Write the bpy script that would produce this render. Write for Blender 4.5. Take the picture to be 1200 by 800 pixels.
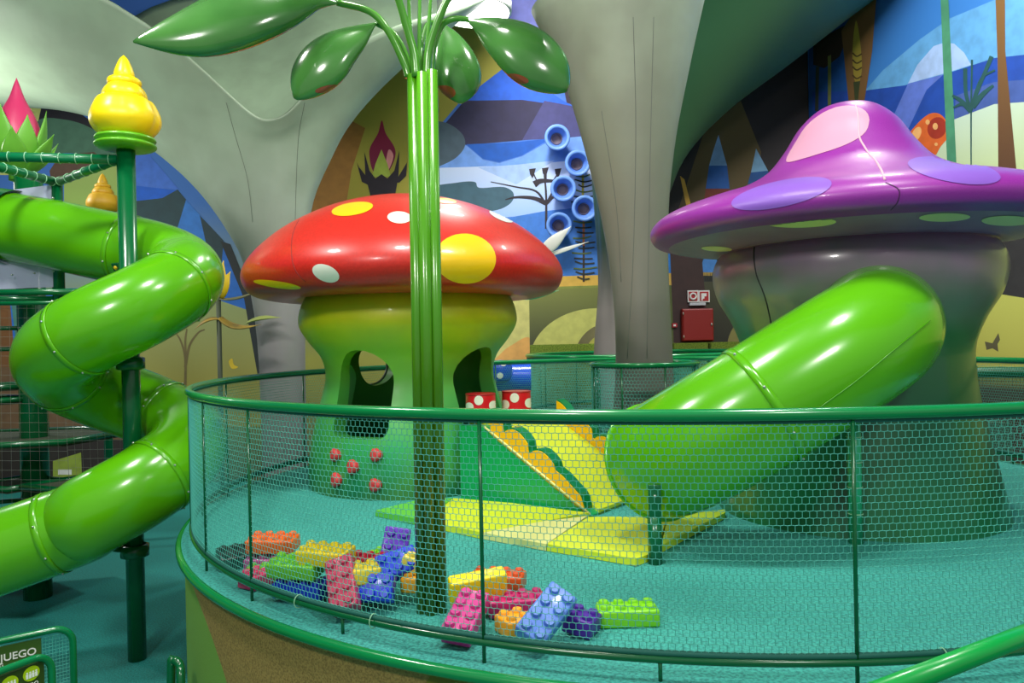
import bpy, bmesh, math, random
import numpy as np
from mathutils import Vector, Matrix
from mathutils.bvhtree import BVHTree
random.seed(4)
for o in list(bpy.data.objects): bpy.data.objects.remove(o)
S = bpy.context.scene
COL = S.collection
PI = math.pi
# ---------------------------------------------------------------- camera
F, PITCH, ROLL, CH = 873.34, -0.0031, -0.0211, 2.93
def ray(px, py):
    x = (px-600)/F; y = -(py-400)/F
    c, s = math.cos(ROLL), math.sin(ROLL); x, y = c*x-s*y, s*x+c*y
    c, s = math.cos(PITCH), math.sin(PITCH)
    return Vector((x, c-s*y, s+c*y))
CAM = Vector((0, 0, CH))
cd = bpy.data.cameras.new('camera'); cam = bpy.data.objects.new('camera', cd); COL.objects.link(cam)
cd.sensor_width = 36; cd.lens = F/1200*36; cd.clip_end = 100; cd.clip_start = .05
o0 = ray(600, 400); ax = (ray(601, 400)-o0).normalized(); ay = (ray(600, 399)-o0).normalized(); az = -o0.normalized()
cam.matrix_world = Matrix(((ax.x, ay.x, az.x, 0), (ax.y, ay.y, az.y, 0), (ax.z, ay.z, az.z, CH), (0, 0, 0, 1)))
S.camera = cam
# ---------------------------------------------------------------- world, lights, exposure
w = bpy.data.worlds.new('world'); S.world = w; w.use_nodes = True
w.node_tree.nodes['Background'].inputs[0].default_value = (.9, .95, 1, 1)
w.node_tree.nodes['Background'].inputs[1].default_value = .34
vs = S.view_settings; vs.view_transform = 'Standard'; vs.look = 'None'; vs.exposure = 0; vs.gamma = 1; vs.use_curve_mapping = False
def area(x, y, z, power, size, tx, ty, tz, col=(1, .97, .92)):  # overhead hall lamps out of view, plus added fill lamps
    l = bpy.data.lights.new('unseen_lamp', 'AREA'); l.energy = power; l.shape = 'DISK'; l.size = size; l.color = col
    o = bpy.data.objects.new('unseen_lamp', l); COL.objects.link(o); o.location = (x, y, z)
    o.rotation_euler = (Vector((tx, ty, tz))-Vector((x, y, z))).to_track_quat('-Z', 'Y').to_euler()
area(-2.8, -1.6, 7.2, 240, 1.0, -1.2, 6.5, 2.0)  # added front fill behind the camera, brightens stems under the caps
area(2.9, -1.6, 7.2, 150, 1.0, 2.4, 6, 2.0)  # second added front fill, right of the camera
area(-0.7, 3.4, 9.3, 280, .9, -0.7, 5.2, 1.5)
area(2.6, 3.0, 9.3, 250, .9, 2.2, 4.8, 1.5)
area(-4.9, 4.2, 8.6, 280, .9, -4.4, 6.4, 1)
area(0.2, 11.4, 9.6, 420, 1.2, 0, 14.5, 5)
area(4.8, 8.6, 9.4, 420, .9, 6.0, 12, 5)
area(-9.6, 10.4, 6.4, 260, .9, -6.0, 15, 4)  # unseen lamp set low below the column flare to light the left wall
# ---------------------------------------------------------------- helpers
def P(px, py, Y):
    d = ray(px, py); return CAM + d*(Y/d.y)
DZ = 1.5
def Zp(px, py, z=DZ):
    d = ray(px, py); return CAM + d*((z-CH)/d.z)
def lin(c):
    return tuple(((v/255/12.92) if v/255 <= .04045 else ((v/255+.055)/1.055)**2.4) for v in c)+(1,)
MATS = {}
def mat(name, col, rough=.5, metal=0, coat=0, noise=None, bump=0, bscale=200, grad=None, alpha=1, emit=0, trans=0, stops=None, axis=2):
    """noise=(scale, colour2, amount)  grad=(z0,z1,colour2) colour at z0 -> colour2 at z1 ; stops=[(z,colour),..]"""
    if name in MATS: return MATS[name]
    m = bpy.data.materials.new(name); m.use_nodes = True; nt = m.node_tree; b = nt.nodes['Principled BSDF']
    b.inputs['Base Color'].default_value = lin(col); b.inputs['Roughness'].default_value = rough; b.inputs['Metallic'].default_value = metal
    b.inputs['Coat Weight'].default_value = coat; b.inputs['Coat Roughness'].default_value = .08
    b.inputs['Alpha'].default_value = alpha; b.inputs['Transmission Weight'].default_value = trans
    if emit: b.inputs['Emission Color'].default_value = lin(col); b.inputs['Emission Strength'].default_value = emit
    src = None
    if grad: stops = [(grad[0], col), (grad[1], grad[2])]
    geo = nt.nodes.new('ShaderNodeNewGeometry')
    if stops:
        sp = nt.nodes.new('ShaderNodeSeparateXYZ'); nt.links.new(geo.outputs['Position'], sp.inputs[0])
        mr = nt.nodes.new('ShaderNodeMapRange'); nt.links.new(sp.outputs[axis], mr.inputs[0])
        z0, z1 = stops[0][0], stops[-1][0]
        mr.inputs[1].default_value = z0; mr.inputs[2].default_value = z1
        cr = nt.nodes.new('ShaderNodeValToRGB'); nt.links.new(mr.outputs[0], cr.inputs[0])
        el = cr.color_ramp.elements
        while len(el) < len(stops): el.new(.5)
        for e, (z, c) in zip(el, stops): e.position = (z-z0)/(z1-z0); e.color = lin(c)
        src = cr.outputs[0]
    if noise:
        n = nt.nodes.new('ShaderNodeTexNoise'); n.inputs['Scale'].default_value = noise[0]; n.inputs['Detail'].default_value = 3
        nt.links.new(geo.outputs['Position'], n.inputs['Vector'])
        mx = nt.nodes.new('ShaderNodeMix'); mx.data_type = 'RGBA'
        r2 = nt.nodes.new('ShaderNodeMapRange'); r2.inputs[1].default_value = .38; r2.inputs[2].default_value = .66; r2.inputs[4].default_value = noise[2]
        nt.links.new(n.outputs[0], r2.inputs[0]); nt.links.new(r2.outputs[0], mx.inputs[0])
        if src: nt.links.new(src, mx.inputs[6])
        else: mx.inputs[6].default_value = lin(col)
        mx.inputs[7].default_value = lin(noise[1]); src = mx.outputs[2]
    if src: nt.links.new(src, b.inputs['Base Color'])
    if bump:
        n = nt.nodes.new('ShaderNodeTexNoise'); n.inputs['Scale'].default_value = bscale
        nt.links.new(geo.outputs['Position'], n.inputs['Vector'])
        bp = nt.nodes.new('ShaderNodeBump'); bp.inputs['Strength'].default_value = bump; bp.inputs['Distance'].default_value = .01
        nt.links.new(n.outputs[0], bp.inputs['Height']); nt.links.new(bp.outputs[0], b.inputs['Normal'])
    MATS[name] = m; return m
def wloc(o):
    l = Vector(o.location)
    while o.parent: o = o.parent; l += Vector(o.location)
    return l
def obj(name, geo, m, parent=None, smooth=True, world=True, sharp=None):
    v, f = geo
    me = bpy.data.meshes.new(name); me.from_pydata([tuple(p) for p in v], [], f)
    if smooth:
        me.polygons.foreach_set('use_smooth', [True]*len(me.polygons))
        if sharp: me.set_sharp_from_angle(angle=math.radians(sharp))
    if m: me.materials.append(m)
    o = bpy.data.objects.new(name, me); COL.objects.link(o)
    if parent:
        o.parent = parent
        if world: o.location = -wloc(parent)
    return o
def thing(name, label, cat, loc=(0, 0, 0), group=None):
    o = bpy.data.objects.new(name, None); COL.objects.link(o); o.location = loc; o.empty_display_size = .1
    o['label'] = label; o['category'] = cat
    if group: o['group'] = group
    return o
def tag(o, label, cat, group=None):
    o['label'] = label; o['category'] = cat
    if group: o['group'] = group
    return o
def struct(o, label=None, cat=None):
    o['kind'] = 'structure'
    if label: o['label'] = label
    if cat: o['category'] = cat
    return o
def merge(*gs):
    V = []; Fc = []
    for v, f in gs:
        n = len(V); V += [tuple(p) for p in v]; Fc += [tuple(i+n for i in q) for q in f]
    return V, Fc
def xf(g, M): return [tuple(M @ Vector(p)) for p in g[0]], g[1]
def box(x0, y0, z0, x1, y1, z1):
    v = [(x, y, z) for z in (z0, z1) for y in (y0, y1) for x in (x0, x1)]
    return v, [(0, 2, 3, 1), (4, 5, 7, 6), (0, 1, 5, 4), (1, 3, 7, 5), (3, 2, 6, 7), (2, 0, 4, 6)]
def bbox(x0, y0, z0, x1, y1, z1, b=.02, seg=2):
    bm = bmesh.new(); v, f = box(x0, y0, z0, x1, y1, z1)
    vs_ = [bm.verts.new(p) for p in v]
    for q in f: bm.faces.new([vs_[i] for i in q])
    bmesh.ops.bevel(bm, geom=bm.edges[:], offset=b, segments=seg, profile=.5, affect='EDGES')
    r = ([tuple(p.co) for p in bm.verts], []); bm.verts.index_update(); r = ([tuple(p.co) for p in bm.verts], [tuple(q.index for q in fa.verts) for fa in bm.faces]); bm.free(); return r
def cat(pts, n=8, closed=False):
    """Catmull-Rom through points"""
    p = [Vector(q) for q in pts]; out = []; N = len(p)
    for i in range(N if closed else N-1):
        if closed: a, b, c, d = p[i-1], p[i], p[(i+1) % N], p[(i+2) % N]
        else: a, b, c, d = (p[i-1] if i else p[0]*2-p[1]), p[i], p[i+1], (p[i+2] if i+2 < N else p[-1]*2-p[-2])
        for k in range(n):
            t = k/n
            out.append(.5*((2*b)+(c-a)*t+(2*a-5*b+4*c-d)*t*t+(3*b-a-3*c+d)*t**3))
    if not closed: out.append(p[-1])
    return out
def tube(path, r, n=12, caps=True, closed=False):
    p = [Vector(q) for q in path]; N = len(p); rr = r if callable(r) else (lambda t: r)
    V = []; Fc = []; t0 = None; nrm = None
    for i in range(N):
        if closed: t = (p[(i+1) % N]-p[i-1]).normalized()
        else: t = (p[min(i+1, N-1)]-p[max(i-1, 0)]).normalized()
        if nrm is None:
            nrm = t.orthogonal().normalized()
            if abs(t.z) < .9: nrm = (Vector((0, 0, 1))-t*t.z).normalized()
        else:
            nrm = (nrm - t*nrm.dot(t)).normalized()
        bn = t.cross(nrm); R = rr(i/max(N-1, 1))
        for k in range(n):
            a = 2*PI*k/n; V.append(p[i]+nrm*(R*math.cos(a))+bn*(R*math.sin(a)))
    for i in range(N if closed else N-1):
        for k in range(n):
            a = i*n+k; b = i*n+(k+1) % n; c = ((i+1) % N)*n+(k+1) % n; d = ((i+1) % N)*n+k
            Fc.append((a, b, c, d))
    if caps and not closed:
        Fc.append(tuple(range(n-1, -1, -1))); Fc.append(tuple((N-1)*n+k for k in range(n)))
    return V, Fc
def rod(a, b, r, n=10): return tube([a, b], r, n)
def revolve(prof, n=48, c=(0, 0, 0)):
    """prof [(r,z)] bottom/top ordering free"""
    V = []; Fc = []; rows = []
    for r, z in prof:
        if r < 1e-5: rows.append([len(V)]); V.append((c[0], c[1], c[2]+z))
        else:
            rows.append(list(range(len(V), len(V)+n)))
            V += [(c[0]+r*math.cos(2*PI*k/n), c[1]+r*math.sin(2*PI*k/n), c[2]+z) for k in range(n)]
    for A, B in zip(rows, rows[1:]):
        for k in range(n):
            a, b = A[k % len(A)], A[(k+1) % len(A)]; d, e = B[k % len(B)], B[(k+1) % len(B)]
            q = [a, b, e, d]; u = []
            for i in q:
                if i not in u: u.append(i)
            if len(u) > 2: Fc.append(tuple(u))
    return V, Fc
def prof(pts, n=6): return [(max(p.x, 0), p.y) for p in cat([(a, b, 0) for a, b in pts], n)]
def circle(c, r, z, n=96): return [(c[0]+r*math.cos(2*PI*k/n), c[1]+r*math.sin(2*PI*k/n), z) for k in range(n)]
def strands(A, B, r):
    """3-sided prisms for segments A->B (numpy Nx3)"""
    A = np.asarray(A, float); B = np.asarray(B, float); D = B-A; D /= np.linalg.norm(D, axis=1)[:, None]+1e-9
    up = np.where(np.abs(D[:, 2:3]) > .8, np.array([[1., 0, 0]]), np.array([[0, 0, 1.]]))
    U = np.cross(D, up); U /= np.linalg.norm(U, axis=1)[:, None]; W = np.cross(D, U); N = len(A)
    V = np.empty((N, 6, 3))
    for k in range(3):
        a = 2*PI*k/3; off = (U*math.cos(a)+W*math.sin(a))*r; V[:, k] = A+off; V[:, 3+k] = B+off
    base = np.arange(N)[:, None, None]*6
    q = np.array([[0, 1, 4, 3], [1, 2, 5, 4], [2, 0, 3, 5]])[None]
    return V.reshape(-1, 3), (base+q).reshape(-1, 4)
def npobj(name, V, Fq, m, parent):
    me = bpy.data.meshes.new(name); nf = len(Fq)
    me.vertices.add(len(V)); me.vertices.foreach_set('co', V.ravel())
    me.loops.add(nf*4); me.loops.foreach_set('vertex_index', Fq.ravel().astype(np.int32))
    me.polygons.add(nf); me.polygons.foreach_set('loop_start', np.arange(0, nf*4, 4, dtype=np.int32))
    me.update(); me.validate(); me.materials.append(m)
    o = bpy.data.objects.new(name, me); COL.objects.link(o)
    if parent: o.parent = parent; o.location = -wloc(parent)
    return o
def hexnet(fn, nu, nv, r, wrap=False, jitter=0):
    """brick / hexagon net on fn(u in 0..1, v in 0..1) -> xyz arrays"""
    m = 2*nu
    I, J = np.meshgrid(np.arange(m+1), np.arange(nv+1), indexing='ij')
    zig = np.where((I+J) % 2 == 0, .045, -.045)
    pts = fn(I/m, (J+zig*((J > 0) & (J < nv)))/nv)
    A = [pts[:-1].reshape(-1, 3)]; B = [pts[1:].reshape(-1, 3)]
    sel = ((I[:, :-1]+J[:, :-1]) % 2 == 0)
    A.append(pts[:, :-1][sel]); B.append(pts[:, 1:][sel])
    return strands(np.concatenate(A), np.concatenate(B), r)
def sqnet(fn, nu, nv, r):
    I, J = np.meshgrid(np.arange(nu+1), np.arange(nv+1), indexing='ij'); pts = fn(I/nu, J/nv)
    A = np.concatenate([pts[:-1].reshape(-1, 3), pts[:, :-1].reshape(-1, 3)]); B = np.concatenate([pts[1:].reshape(-1, 3), pts[:, 1:].reshape(-1, 3)])
    return strands(A, B, r)
def quadfn(a, b, c, d):
    a, b, c, d = [np.array(v)[None, None] for v in (a, b, c, d)]
    return lambda u, v: (a*(1-u[..., None])+b*u[..., None])*(1-v[..., None])+(d*(1-u[..., None])+c*u[..., None])*v[..., None]
def bvh(g): return BVHTree.FromPolygons([Vector(p) for p in g[0]], [tuple(q) for q in g[1]])
def hit(T, px, py):
    h = T.ray_cast(CAM, ray(px, py).normalized()); return (h[0], h[1]) if h[0] else None
def decal_ell(T, cx, cy, rx, ry, rot=0, off=.004, nr=7, na=36):
    """painted spot: an ellipse seated on a surface"""
    c, s = math.cos(rot), math.sin(rot); V = []; Fc = []; idx = {}
    h0 = hit(T, cx, cy)
    for i in range(nr+1):
        for k in range(na):
            a = 2*PI*k/na; u, v = rx*i/nr*math.cos(a), ry*i/nr*math.sin(a)
            if i == 0: key = (0, 0)
            else: key = (i, k)
            if key in idx: continue
            h = hit(T, cx+c*u-s*v, cy+s*u+c*v)
            if h is None: idx[key] = None; continue
            n = h[1] if h[1].dot(h[0]-CAM) < 0 else -h[1]
            idx[key] = len(V); V.append(h[0]+n*off)
    for i in range(nr):
        for k in range(na):
            q = [idx[(0, 0) if i == 0 else (i, k)], idx[(i+1, k)], idx[(i+1, (k+1) % na)], idx[(0, 0) if i == 0 else (i, (k+1) % na)]]
            if None in q: continue
            u = []
            for j in q:
                if j not in u: u.append(j)
            if len(u) > 2: Fc.append(tuple(u))
    return V, Fc
def decal_3d(T, cx, cy, a, b, rot=0, off=.004, nr=8, na=40):
    """painted spot of half-axes a, b metres, wrapped onto a surface"""
    c, n = hit(T, cx, cy); n = n if n.dot(c-CAM) < 0 else -n
    ux = Vector((0, 0, 1)).cross(n).normalized(); uy = n.cross(ux); cr, sr = math.cos(rot), math.sin(rot); V = []; Fc = []
    for i in range(nr+1):
        for k in range(na if i else 1):
            t = 2*PI*k/na; x, y = a*i/nr*math.cos(t), b*i/nr*math.sin(t); x, y = cr*x-sr*y, sr*x+cr*y
            q, m, _, _ = T.find_nearest(c+ux*x+uy*y); m = m if m.dot(n) > -.2 else -m; V.append(q+m*off)
    for k in range(na):
        Fc.append((0, 1+k, 1+(k+1) % na))
        for i in range(1, nr): p = 1+(i-1)*na; Fc.append((p+k, p+na+k, p+na+(k+1) % na, p+(k+1) % na))
    return V, Fc
def decal_line(T, pts, r=.005, n=6):
    out = []
    for p in cat([(a, b, 0) for a, b in pts], 6):
        h = hit(T, p.x, p.y)
        if h: out.append(h[0])
    return tube(out, r, n) if len(out) > 1 else ([], [])
def loft_teardrop(path, wid, thick, n=16, up=Vector((0, -.6, 1))):
    """solid pod/leaf along path with half-width wid(t), half-thickness thick(t)"""
    p = [Vector(q) for q in path]; N = len(p); V = []; Fc = []
    for i in range(N):
        t = (p[min(i+1, N-1)]-p[max(i-1, 0)]).normalized(); sd = t.cross(up).normalized(); u2 = sd.cross(t).normalized()
        s = i/(N-1); W, T = wid(s), thick(s)
        for k in range(n):
            a = 2*PI*k/n; V.append(p[i]+sd*(W*math.cos(a))+u2*(T*math.sin(a)))
    for i in range(N-1):
        for k in range(n): Fc.append((i*n+k, i*n+(k+1) % n, (i+1)*n+(k+1) % n, (i+1)*n+k))
    Fc.append(tuple(range(n-1, -1, -1))); Fc.append(tuple((N-1)*n+k for k in range(n)))
    return V, Fc
def ell(cx, cy, rx, ry, a0=0, a1=360, n=28, rot=0):
    out = []; c, s = math.cos(math.radians(rot)), math.sin(math.radians(rot))
    for k in range(n+(0 if a1-a0 == 360 else 1)):
        a = math.radians(a0+(a1-a0)*k/n); u, v = rx*math.cos(a), -ry*math.sin(a); out.append((cx+c*u-s*v, cy+s*u+c*v))
    return out
def sm(pts, n=6): return [(p.x, p.y) for p in cat([(a, b, 0) for a, b in pts], n, True)]
def ribbon(pts, w0, w1=None, n=5):
    w1 = w0 if w1 is None else w1; q = [Vector((p.x, p.y)) for p in cat([(a, b, 0) for a, b in pts], n)]; L = []; R = []
    for i, a in enumerate(q):
        d = (q[min(i+1, len(q)-1)]-q[max(i-1, 0)]).normalized(); nn = Vector((-d.y, d.x)); w_ = w0+(w1-w0)*i/(len(q)-1)
        L.append(tuple(a+nn*w_/2)); R.append(tuple(a-nn*w_/2))
    return L+R[::-1]
# ---------------------------------------------------------------- materials
GREEN = mat('slide_green', (90, 176, 10), .22, coat=.3, noise=(1.2, (76, 160, 6), .5))
DGREEN = mat('painted_steel_green', (0, 92, 48), .24, coat=.3)
BGREEN = mat('rail_green', (10, 130, 66), .2, coat=.3)
NET = mat('net_teal', (84, 186, 168), .6)
NETD = mat('net_dark', (26, 100, 86), .7)
NETG = mat('net_grey', (58, 62, 56), .7)
TEAL = mat('rubber_teal', (66, 176, 162), .75, noise=(60, (30, 116, 110), .9), bump=.35, bscale=160)
FLOORT = mat('rubber_floor', (34, 150, 142), .7, noise=(70, (8, 86, 86), .8), bump=.35, bscale=120)
YEL = mat('finial_yellow', (246, 218, 12), .35)
BOLT = mat('bolt_steel', (190, 195, 190), .3, metal=.8)
YB = mat('bolt_yellow', (235, 200, 30), .4)
# ---------------------------------------------------------------- room shell
g = box(-14, -6, -.1, 14, 18, 0); struct(obj('floor', g, FLOORT, smooth=False))
BW = mat('mural_base', (120, 126, 62), .75, stops=[(0, (70, 70, 40)), (2.6, (140, 140, 60)), (4.2, (120, 140, 120)), (6, (60, 110, 180)), (10, (70, 120, 205))])
wb = struct(obj('wall_back', box(-14, 16, 0, 6.42, 16.3, 10.6), BW, smooth=False))
cx0 = P(950, 300, 16)
A = Vector((cx0.x, 16, 0)); Bv = Vector((cx0.x+3.2, 3.0, 0))
nW = Vector((-(Bv-A).y, (Bv-A).x, 0)).normalized()
if nW.x > 0: nW = -nW
wv = [A, Bv, Bv-nW*.3, A-nW*.3]
wr = struct(obj('wall_right', ([tuple(p) for p in wv]+[(p.x, p.y, 10.6) for p in wv], [(0, 1, 5, 4), (1, 2, 6, 5), (2, 3, 7, 6), (3, 0, 4, 7), (4, 5, 6, 7), (3, 2, 1, 0)]),
                mat('mural_base_right', (60, 120, 200), .7, stops=[(0, (50, 44, 36)), (2.0, (58, 50, 40)), (2.35, (188, 196, 96)), (4.6, (190, 206, 120)), (7, (60, 130, 205)), (10, (45, 115, 200))]), smooth=False))
struct(obj('wall_left', box(-14.3, -6, 0, -14, 16.3, 10.6), BW, smooth=False))
struct(obj('ceiling', box(-14, -2, 10.6, 14, 16.3, 10.8), mat('ceiling_grey', (170, 180, 170), .9), smooth=False))
# mural prints ------------------------------------------------
mcount = [0]
def back(px, py, off): d = ray(px, py); return CAM+d*((16-off)/d.y)
def right(px, py, off):
    d = ray(px, py); p0 = A+nW*off; t = (p0-CAM).dot(nW)/d.dot(nW); return CAM+d*t
def mural(wall, pts, col, col2=None, name='mural_shape', noise=True):
    mcount[0] += 1; off = .004+.0003*mcount[0]
    fn = back if wall is wb else right
    v = [fn(a, b, off) for a, b in pts]
    key = 'print_%d_%d_%d' % col + ('' if not col2 else '_%d_%d_%d_%d' % (*col2, mcount[0]))
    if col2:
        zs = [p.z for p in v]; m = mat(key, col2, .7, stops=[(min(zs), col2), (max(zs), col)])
    else:
        m = mat(key, col, .7, noise=(5, tuple(int(c*.86) for c in col), .6))
    return obj(name, (v, [tuple(range(len(v)))]), m, wall, smooth=False)
b_ = wb
mural(b_, [(0, 90), (25, 105), (70, 120), (48, 140), (20, 205), (0, 205)], (196, 204, 116))
mural(b_, [(0, 96), (24, 108), (0, 120)], (92, 98, 78))
mural(b_, [(50, 118), (62, 110), (125, 155), (150, 185), (110, 160), (45, 141)], (28, 27, 36))
mural(b_, sm([(42, 144), (75, 140), (110, 152), (140, 180), (110, 182), (70, 180), (40, 196)]), (72, 116, 92))
mural(b_, [(58, 200), (70, 182), (110, 178), (128, 190), (95, 200), (60, 214)], (90, 68, 52))
mural(b_, [(75, 205), (140, 190), (150, 300), (75, 300)], (150, 172, 92), (120, 165, 60))
mural(b_, [(155, 180), (172, 178), (210, 222), (155, 219)], (62, 112, 206))
mural(b_, [(155, 217), (208, 223), (190, 232), (155, 237)], (8, 92, 200))
mural(b_, [(155, 236), (190, 232), (208, 222), (218, 234), (204, 300), (155, 300)], (28, 62, 68))
mural(b_, [(218, 234), (242, 260), (248, 330), (196, 330), (204, 280)], (44, 116, 196))
mural(b_, [(234, 252), (264, 284), (259, 330), (252, 352), (247, 310)], (28, 56, 62))
mural(b_, [(262, 282), (292, 345), (300, 368), (252, 352), (258, 330)], (22, 96, 180))
mural(b_, [(140, 346), (252, 350), (316, 372), (330, 500), (140, 500)], (134, 148, 96), (142, 124, 22))
mural(b_, [(258, 282), (270, 286), (304, 370), (318, 470), (302, 440), (286, 350)], (24, 34, 36))
mural(b_, [(0, 340), (150, 336), (150, 430), (0, 430)], (34, 108, 198))
mural(b_, [(0, 345), (11, 345), (19, 440), (0, 500)], (120, 80, 44))
mural(b_, [(12, 345), (24, 345), (30, 430), (22, 430)], (70, 130, 120))
mural(b_, [(38, 345), (50, 345), (60, 430), (28, 430)], (160, 140, 50))
mural(b_, [(0, 430), (150, 430), (160, 520), (0, 520)], (110, 84, 60))
mural(b_, [(0, 515), (160, 515), (160, 600), (0, 600)], (44, 38, 36))
mural(b_, [(62, 540), (95, 530), (96, 560), (62, 560)], (140, 160, 60))
for q in ([(68, 572), (84, 572), (84, 612), (60, 612)], [(4, 600), (22, 600), (22, 618), (4, 618)], [(104, 572), (122, 572), (118, 596), (102, 596)], [(40, 578), (66, 575), (52, 612), (46, 612)]):
    mural(b_, q, (160, 196, 30))
for q in ([(68, 550), (84, 550), (84, 556), (68, 556)], [(86, 584), (102, 584), (98, 596), (86, 596)]): mural(b_, q, (225, 225, 220))
mural(b_, sm([(268, 424), (272, 420), (274, 427), (279, 430), (272, 432)]), (205, 175, 40), name='butterfly')
for q in ([(217, 455), (217, 420), (212, 400), (206, 390)], [(217, 430), (222, 405), (232, 390), (240, 386)], [(218, 425), (217, 400), (219, 385)]):
    mural(b_, ribbon(q, 3.2, 1.6), (104, 92, 52))
# centre
mural(b_, [(330, 300), (350, 205), (390, 130), (440, 70), (490, 20), (590, 20), (590, 82), (540, 118), (508, 158), (500, 300)], (176, 170, 72), (150, 140, 44))
mural(b_, [(330, 300), (350, 205), (390, 130), (428, 150), (412, 200), (396, 300)], (160, 112, 48))
mural(b_, [(500, 165), (540, 118), (590, 80), (600, -60), (760, -60), (780, 330), (500, 330)], (74, 126, 220))
mural(b_, [(588, 0), (660, 0), (680, 60), (610, 78)], (128, 134, 216))
mural(b_, [(540, 118), (590, 80), (622, 92), (660, 118), (682, 130), (610, 117)], (40, 104, 232))
mural(b_, [(512, 156), (544, 118), (612, 117), (690, 128), (720, 134), (720, 160), (640, 162), (546, 170), (530, 152)], (48, 44, 82))
mural(b_, [(638, 118), (690, 128), (720, 134), (720, 160), (612, 164)], (70, 70, 128))
mural(b_, [(660, 100), (720, 110), (720, 140), (690, 132), (664, 120)], (56, 40, 58))
mural(b_, [(505, 197), (546, 170), (566, 187), (585, 191), (612, 183), (648, 163), (720, 156), (720, 186), (600, 194), (505, 198)], (116, 164, 244))
mural(b_, [(546, 169), (600, 167), (646, 162), (612, 182), (585, 190), (566, 186)], (12, 92, 196))
mural(b_, [(500, 197), (600, 194), (720, 184), (730, 244), (600, 254), (500, 260)], (204, 218, 248), (150, 186, 244))
mural(b_, [(560, 196), (605, 193), (650, 188), (605, 216)], (164, 194, 246))
mural(b_, sm([(500, 148), (520, 143), (540, 155), (545, 170), (534, 185), (512, 196), (500, 200)]), (78, 98, 114))
mural(b_, sm([(500, 222), (535, 214), (556, 213), (562, 220), (590, 219), (602, 227), (596, 240), (570, 248), (500, 250)]), (62, 98, 116))
mural(b_, [(590, 256), (640, 247), (730, 238), (730, 330), (590, 330)], (62, 124, 210))
mural(b_, [(580, 326), (740, 321), (740, 335), (580, 339)], (222, 178, 78))
mural(b_, [(580, 338), (740, 333), (740, 420), (580, 420)], (136, 146, 66))
mural(b_, [(575, 338), (620, 337), (621, 430), (575, 430)], (208, 202, 122))
mural(b_, sm([(575, 432), (586, 415), (600, 404), (621, 396), (623, 432)]), (224, 168, 92))
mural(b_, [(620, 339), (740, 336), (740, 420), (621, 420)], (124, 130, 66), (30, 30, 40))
mural(b_, ell(700, 425, 80, 64, 0, 180), (196, 196, 106))
mural(b_, ell(712, 425, 40, 46, 0, 180), (112, 106, 70))
mural(b_, ell(714, 425, 31, 36, 0, 180), (168, 166, 74))
BLK = (40, 32, 42)
# painted lotus bud on the mural
mural(b_, sm([(447.5, 141), (452, 156), (462, 172), (463, 184), (456, 200), (447, 208), (437, 200), (433, 184), (434, 172), (443, 156)]), (150, 22, 62), (104, 14, 60))
mural(b_, sm([(455, 176), (461, 182), (457, 196), (451, 202)]), (232, 150, 150))
mural(b_, [(447, 175), (454, 192), (458, 207), (436, 207), (440, 192)], (168, 186, 72))
for q in ([(434, 229), (428, 205), (427, 178), (433, 200), (440, 209), (447, 204), (454, 209), (462, 200), (468, 176), (467, 205), (463, 229)],
          [(432, 215), (423, 208), (421, 196), (428, 205), (437, 212)], [(462, 214), (468, 205), (477, 190), (476, 206), (468, 214)],
          [(434, 218), (424, 213), (418, 190), (425, 206), (436, 214)]):
    mural(b_, q, BLK)
# dark painted plants
for q, a, c in (([(640, 268), (640, 230), (638, 205)], 3, 2), ([(640, 240), (628, 224), (605, 219), (575, 213)], 3, 1), ([(640, 238), (625, 232), (605, 231), (592, 234)], 6, 1),
                ([(640, 240), (648, 225), (660, 216)], 3, 1), ([(640, 238), (650, 230), (664, 230)], 5, 1), ([(626, 216), (634, 212), (650, 212)], 8, 3),
                ([(630, 214), (625, 203)], 1.5, 1.5), ([(640, 210), (640, 202)], 1.5, 1.5), ([(648, 212), (654, 203)], 1.5, 1.5)):
    mural(b_, ribbon(q, a, c), BLK, name='painted_stem')
for x, y in ((624, 200), (639, 199), (654, 200)):
    mural(b_, [(x-4, y-2), (x+4, y-3), (x+2, y+4), (x, y+9), (x-3, y+4)], BLK)
mural(b_, ribbon([(684, 330), (684, 285)], 2.4), (60, 40, 40)); mural(b_, ribbon([(684, 288), (684, 256)], 2.6), (190, 110, 70)); mural(b_, ribbon([(683, 250), (683, 200)], 2.6), (200, 180, 60))
random.seed(7)
for i, y in enumerate(range(206, 329, 6)):
    a, c = random.uniform(6, 15), random.uniform(6, 16)
    mural(b_, ribbon([(684-a, y+random.uniform(-2, 1)), (684, y+1), (684+c, y+random.uniform(-2, 1))], 1.8, 1.6), (48, 52, 40) if i % 3 else (90, 110, 50), name='painted_stem')
# dark corner
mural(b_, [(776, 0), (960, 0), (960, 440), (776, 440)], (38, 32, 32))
mural(b_, [(780, 290), (826, 152), (868, 118), (892, 178), (884, 230), (780, 310)], (98, 82, 40), (66, 50, 26))
mural(b_, [(842, 158), (848, 180), (852, 194), (831, 194), (836, 176)], (120, 160, 205))
mural(b_, [(831, 194), (852, 194), (855, 221), (827, 221)], (22, 84, 160))
mural(b_, [(827, 221), (855, 221), (856, 250), (823, 250)], (118, 48, 34))
mural(b_, [(886, 174), (900, 200), (880, 202)], (112, 156, 190)); mural(b_, [(880, 202), (900, 200), (903, 212), (876, 216)], (20, 76, 140))
mural(b_, [(797, 206), (802, 210), (811, 245), (805, 245)], (206, 158, 60))
mural(b_, [(780, 284), (790, 284), (792, 322), (780, 322)], (38, 116, 196)); mural(b_, [(780, 320), (792, 320), (793, 334), (780, 334)], (200, 160, 74)); mural(b_, [(780, 334), (793, 334), (797, 412), (780, 412)], (84, 94, 46))
mural(b_, [(822, 285), (900, 285), (900, 335), (824, 335)], (36, 40, 38))
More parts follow.
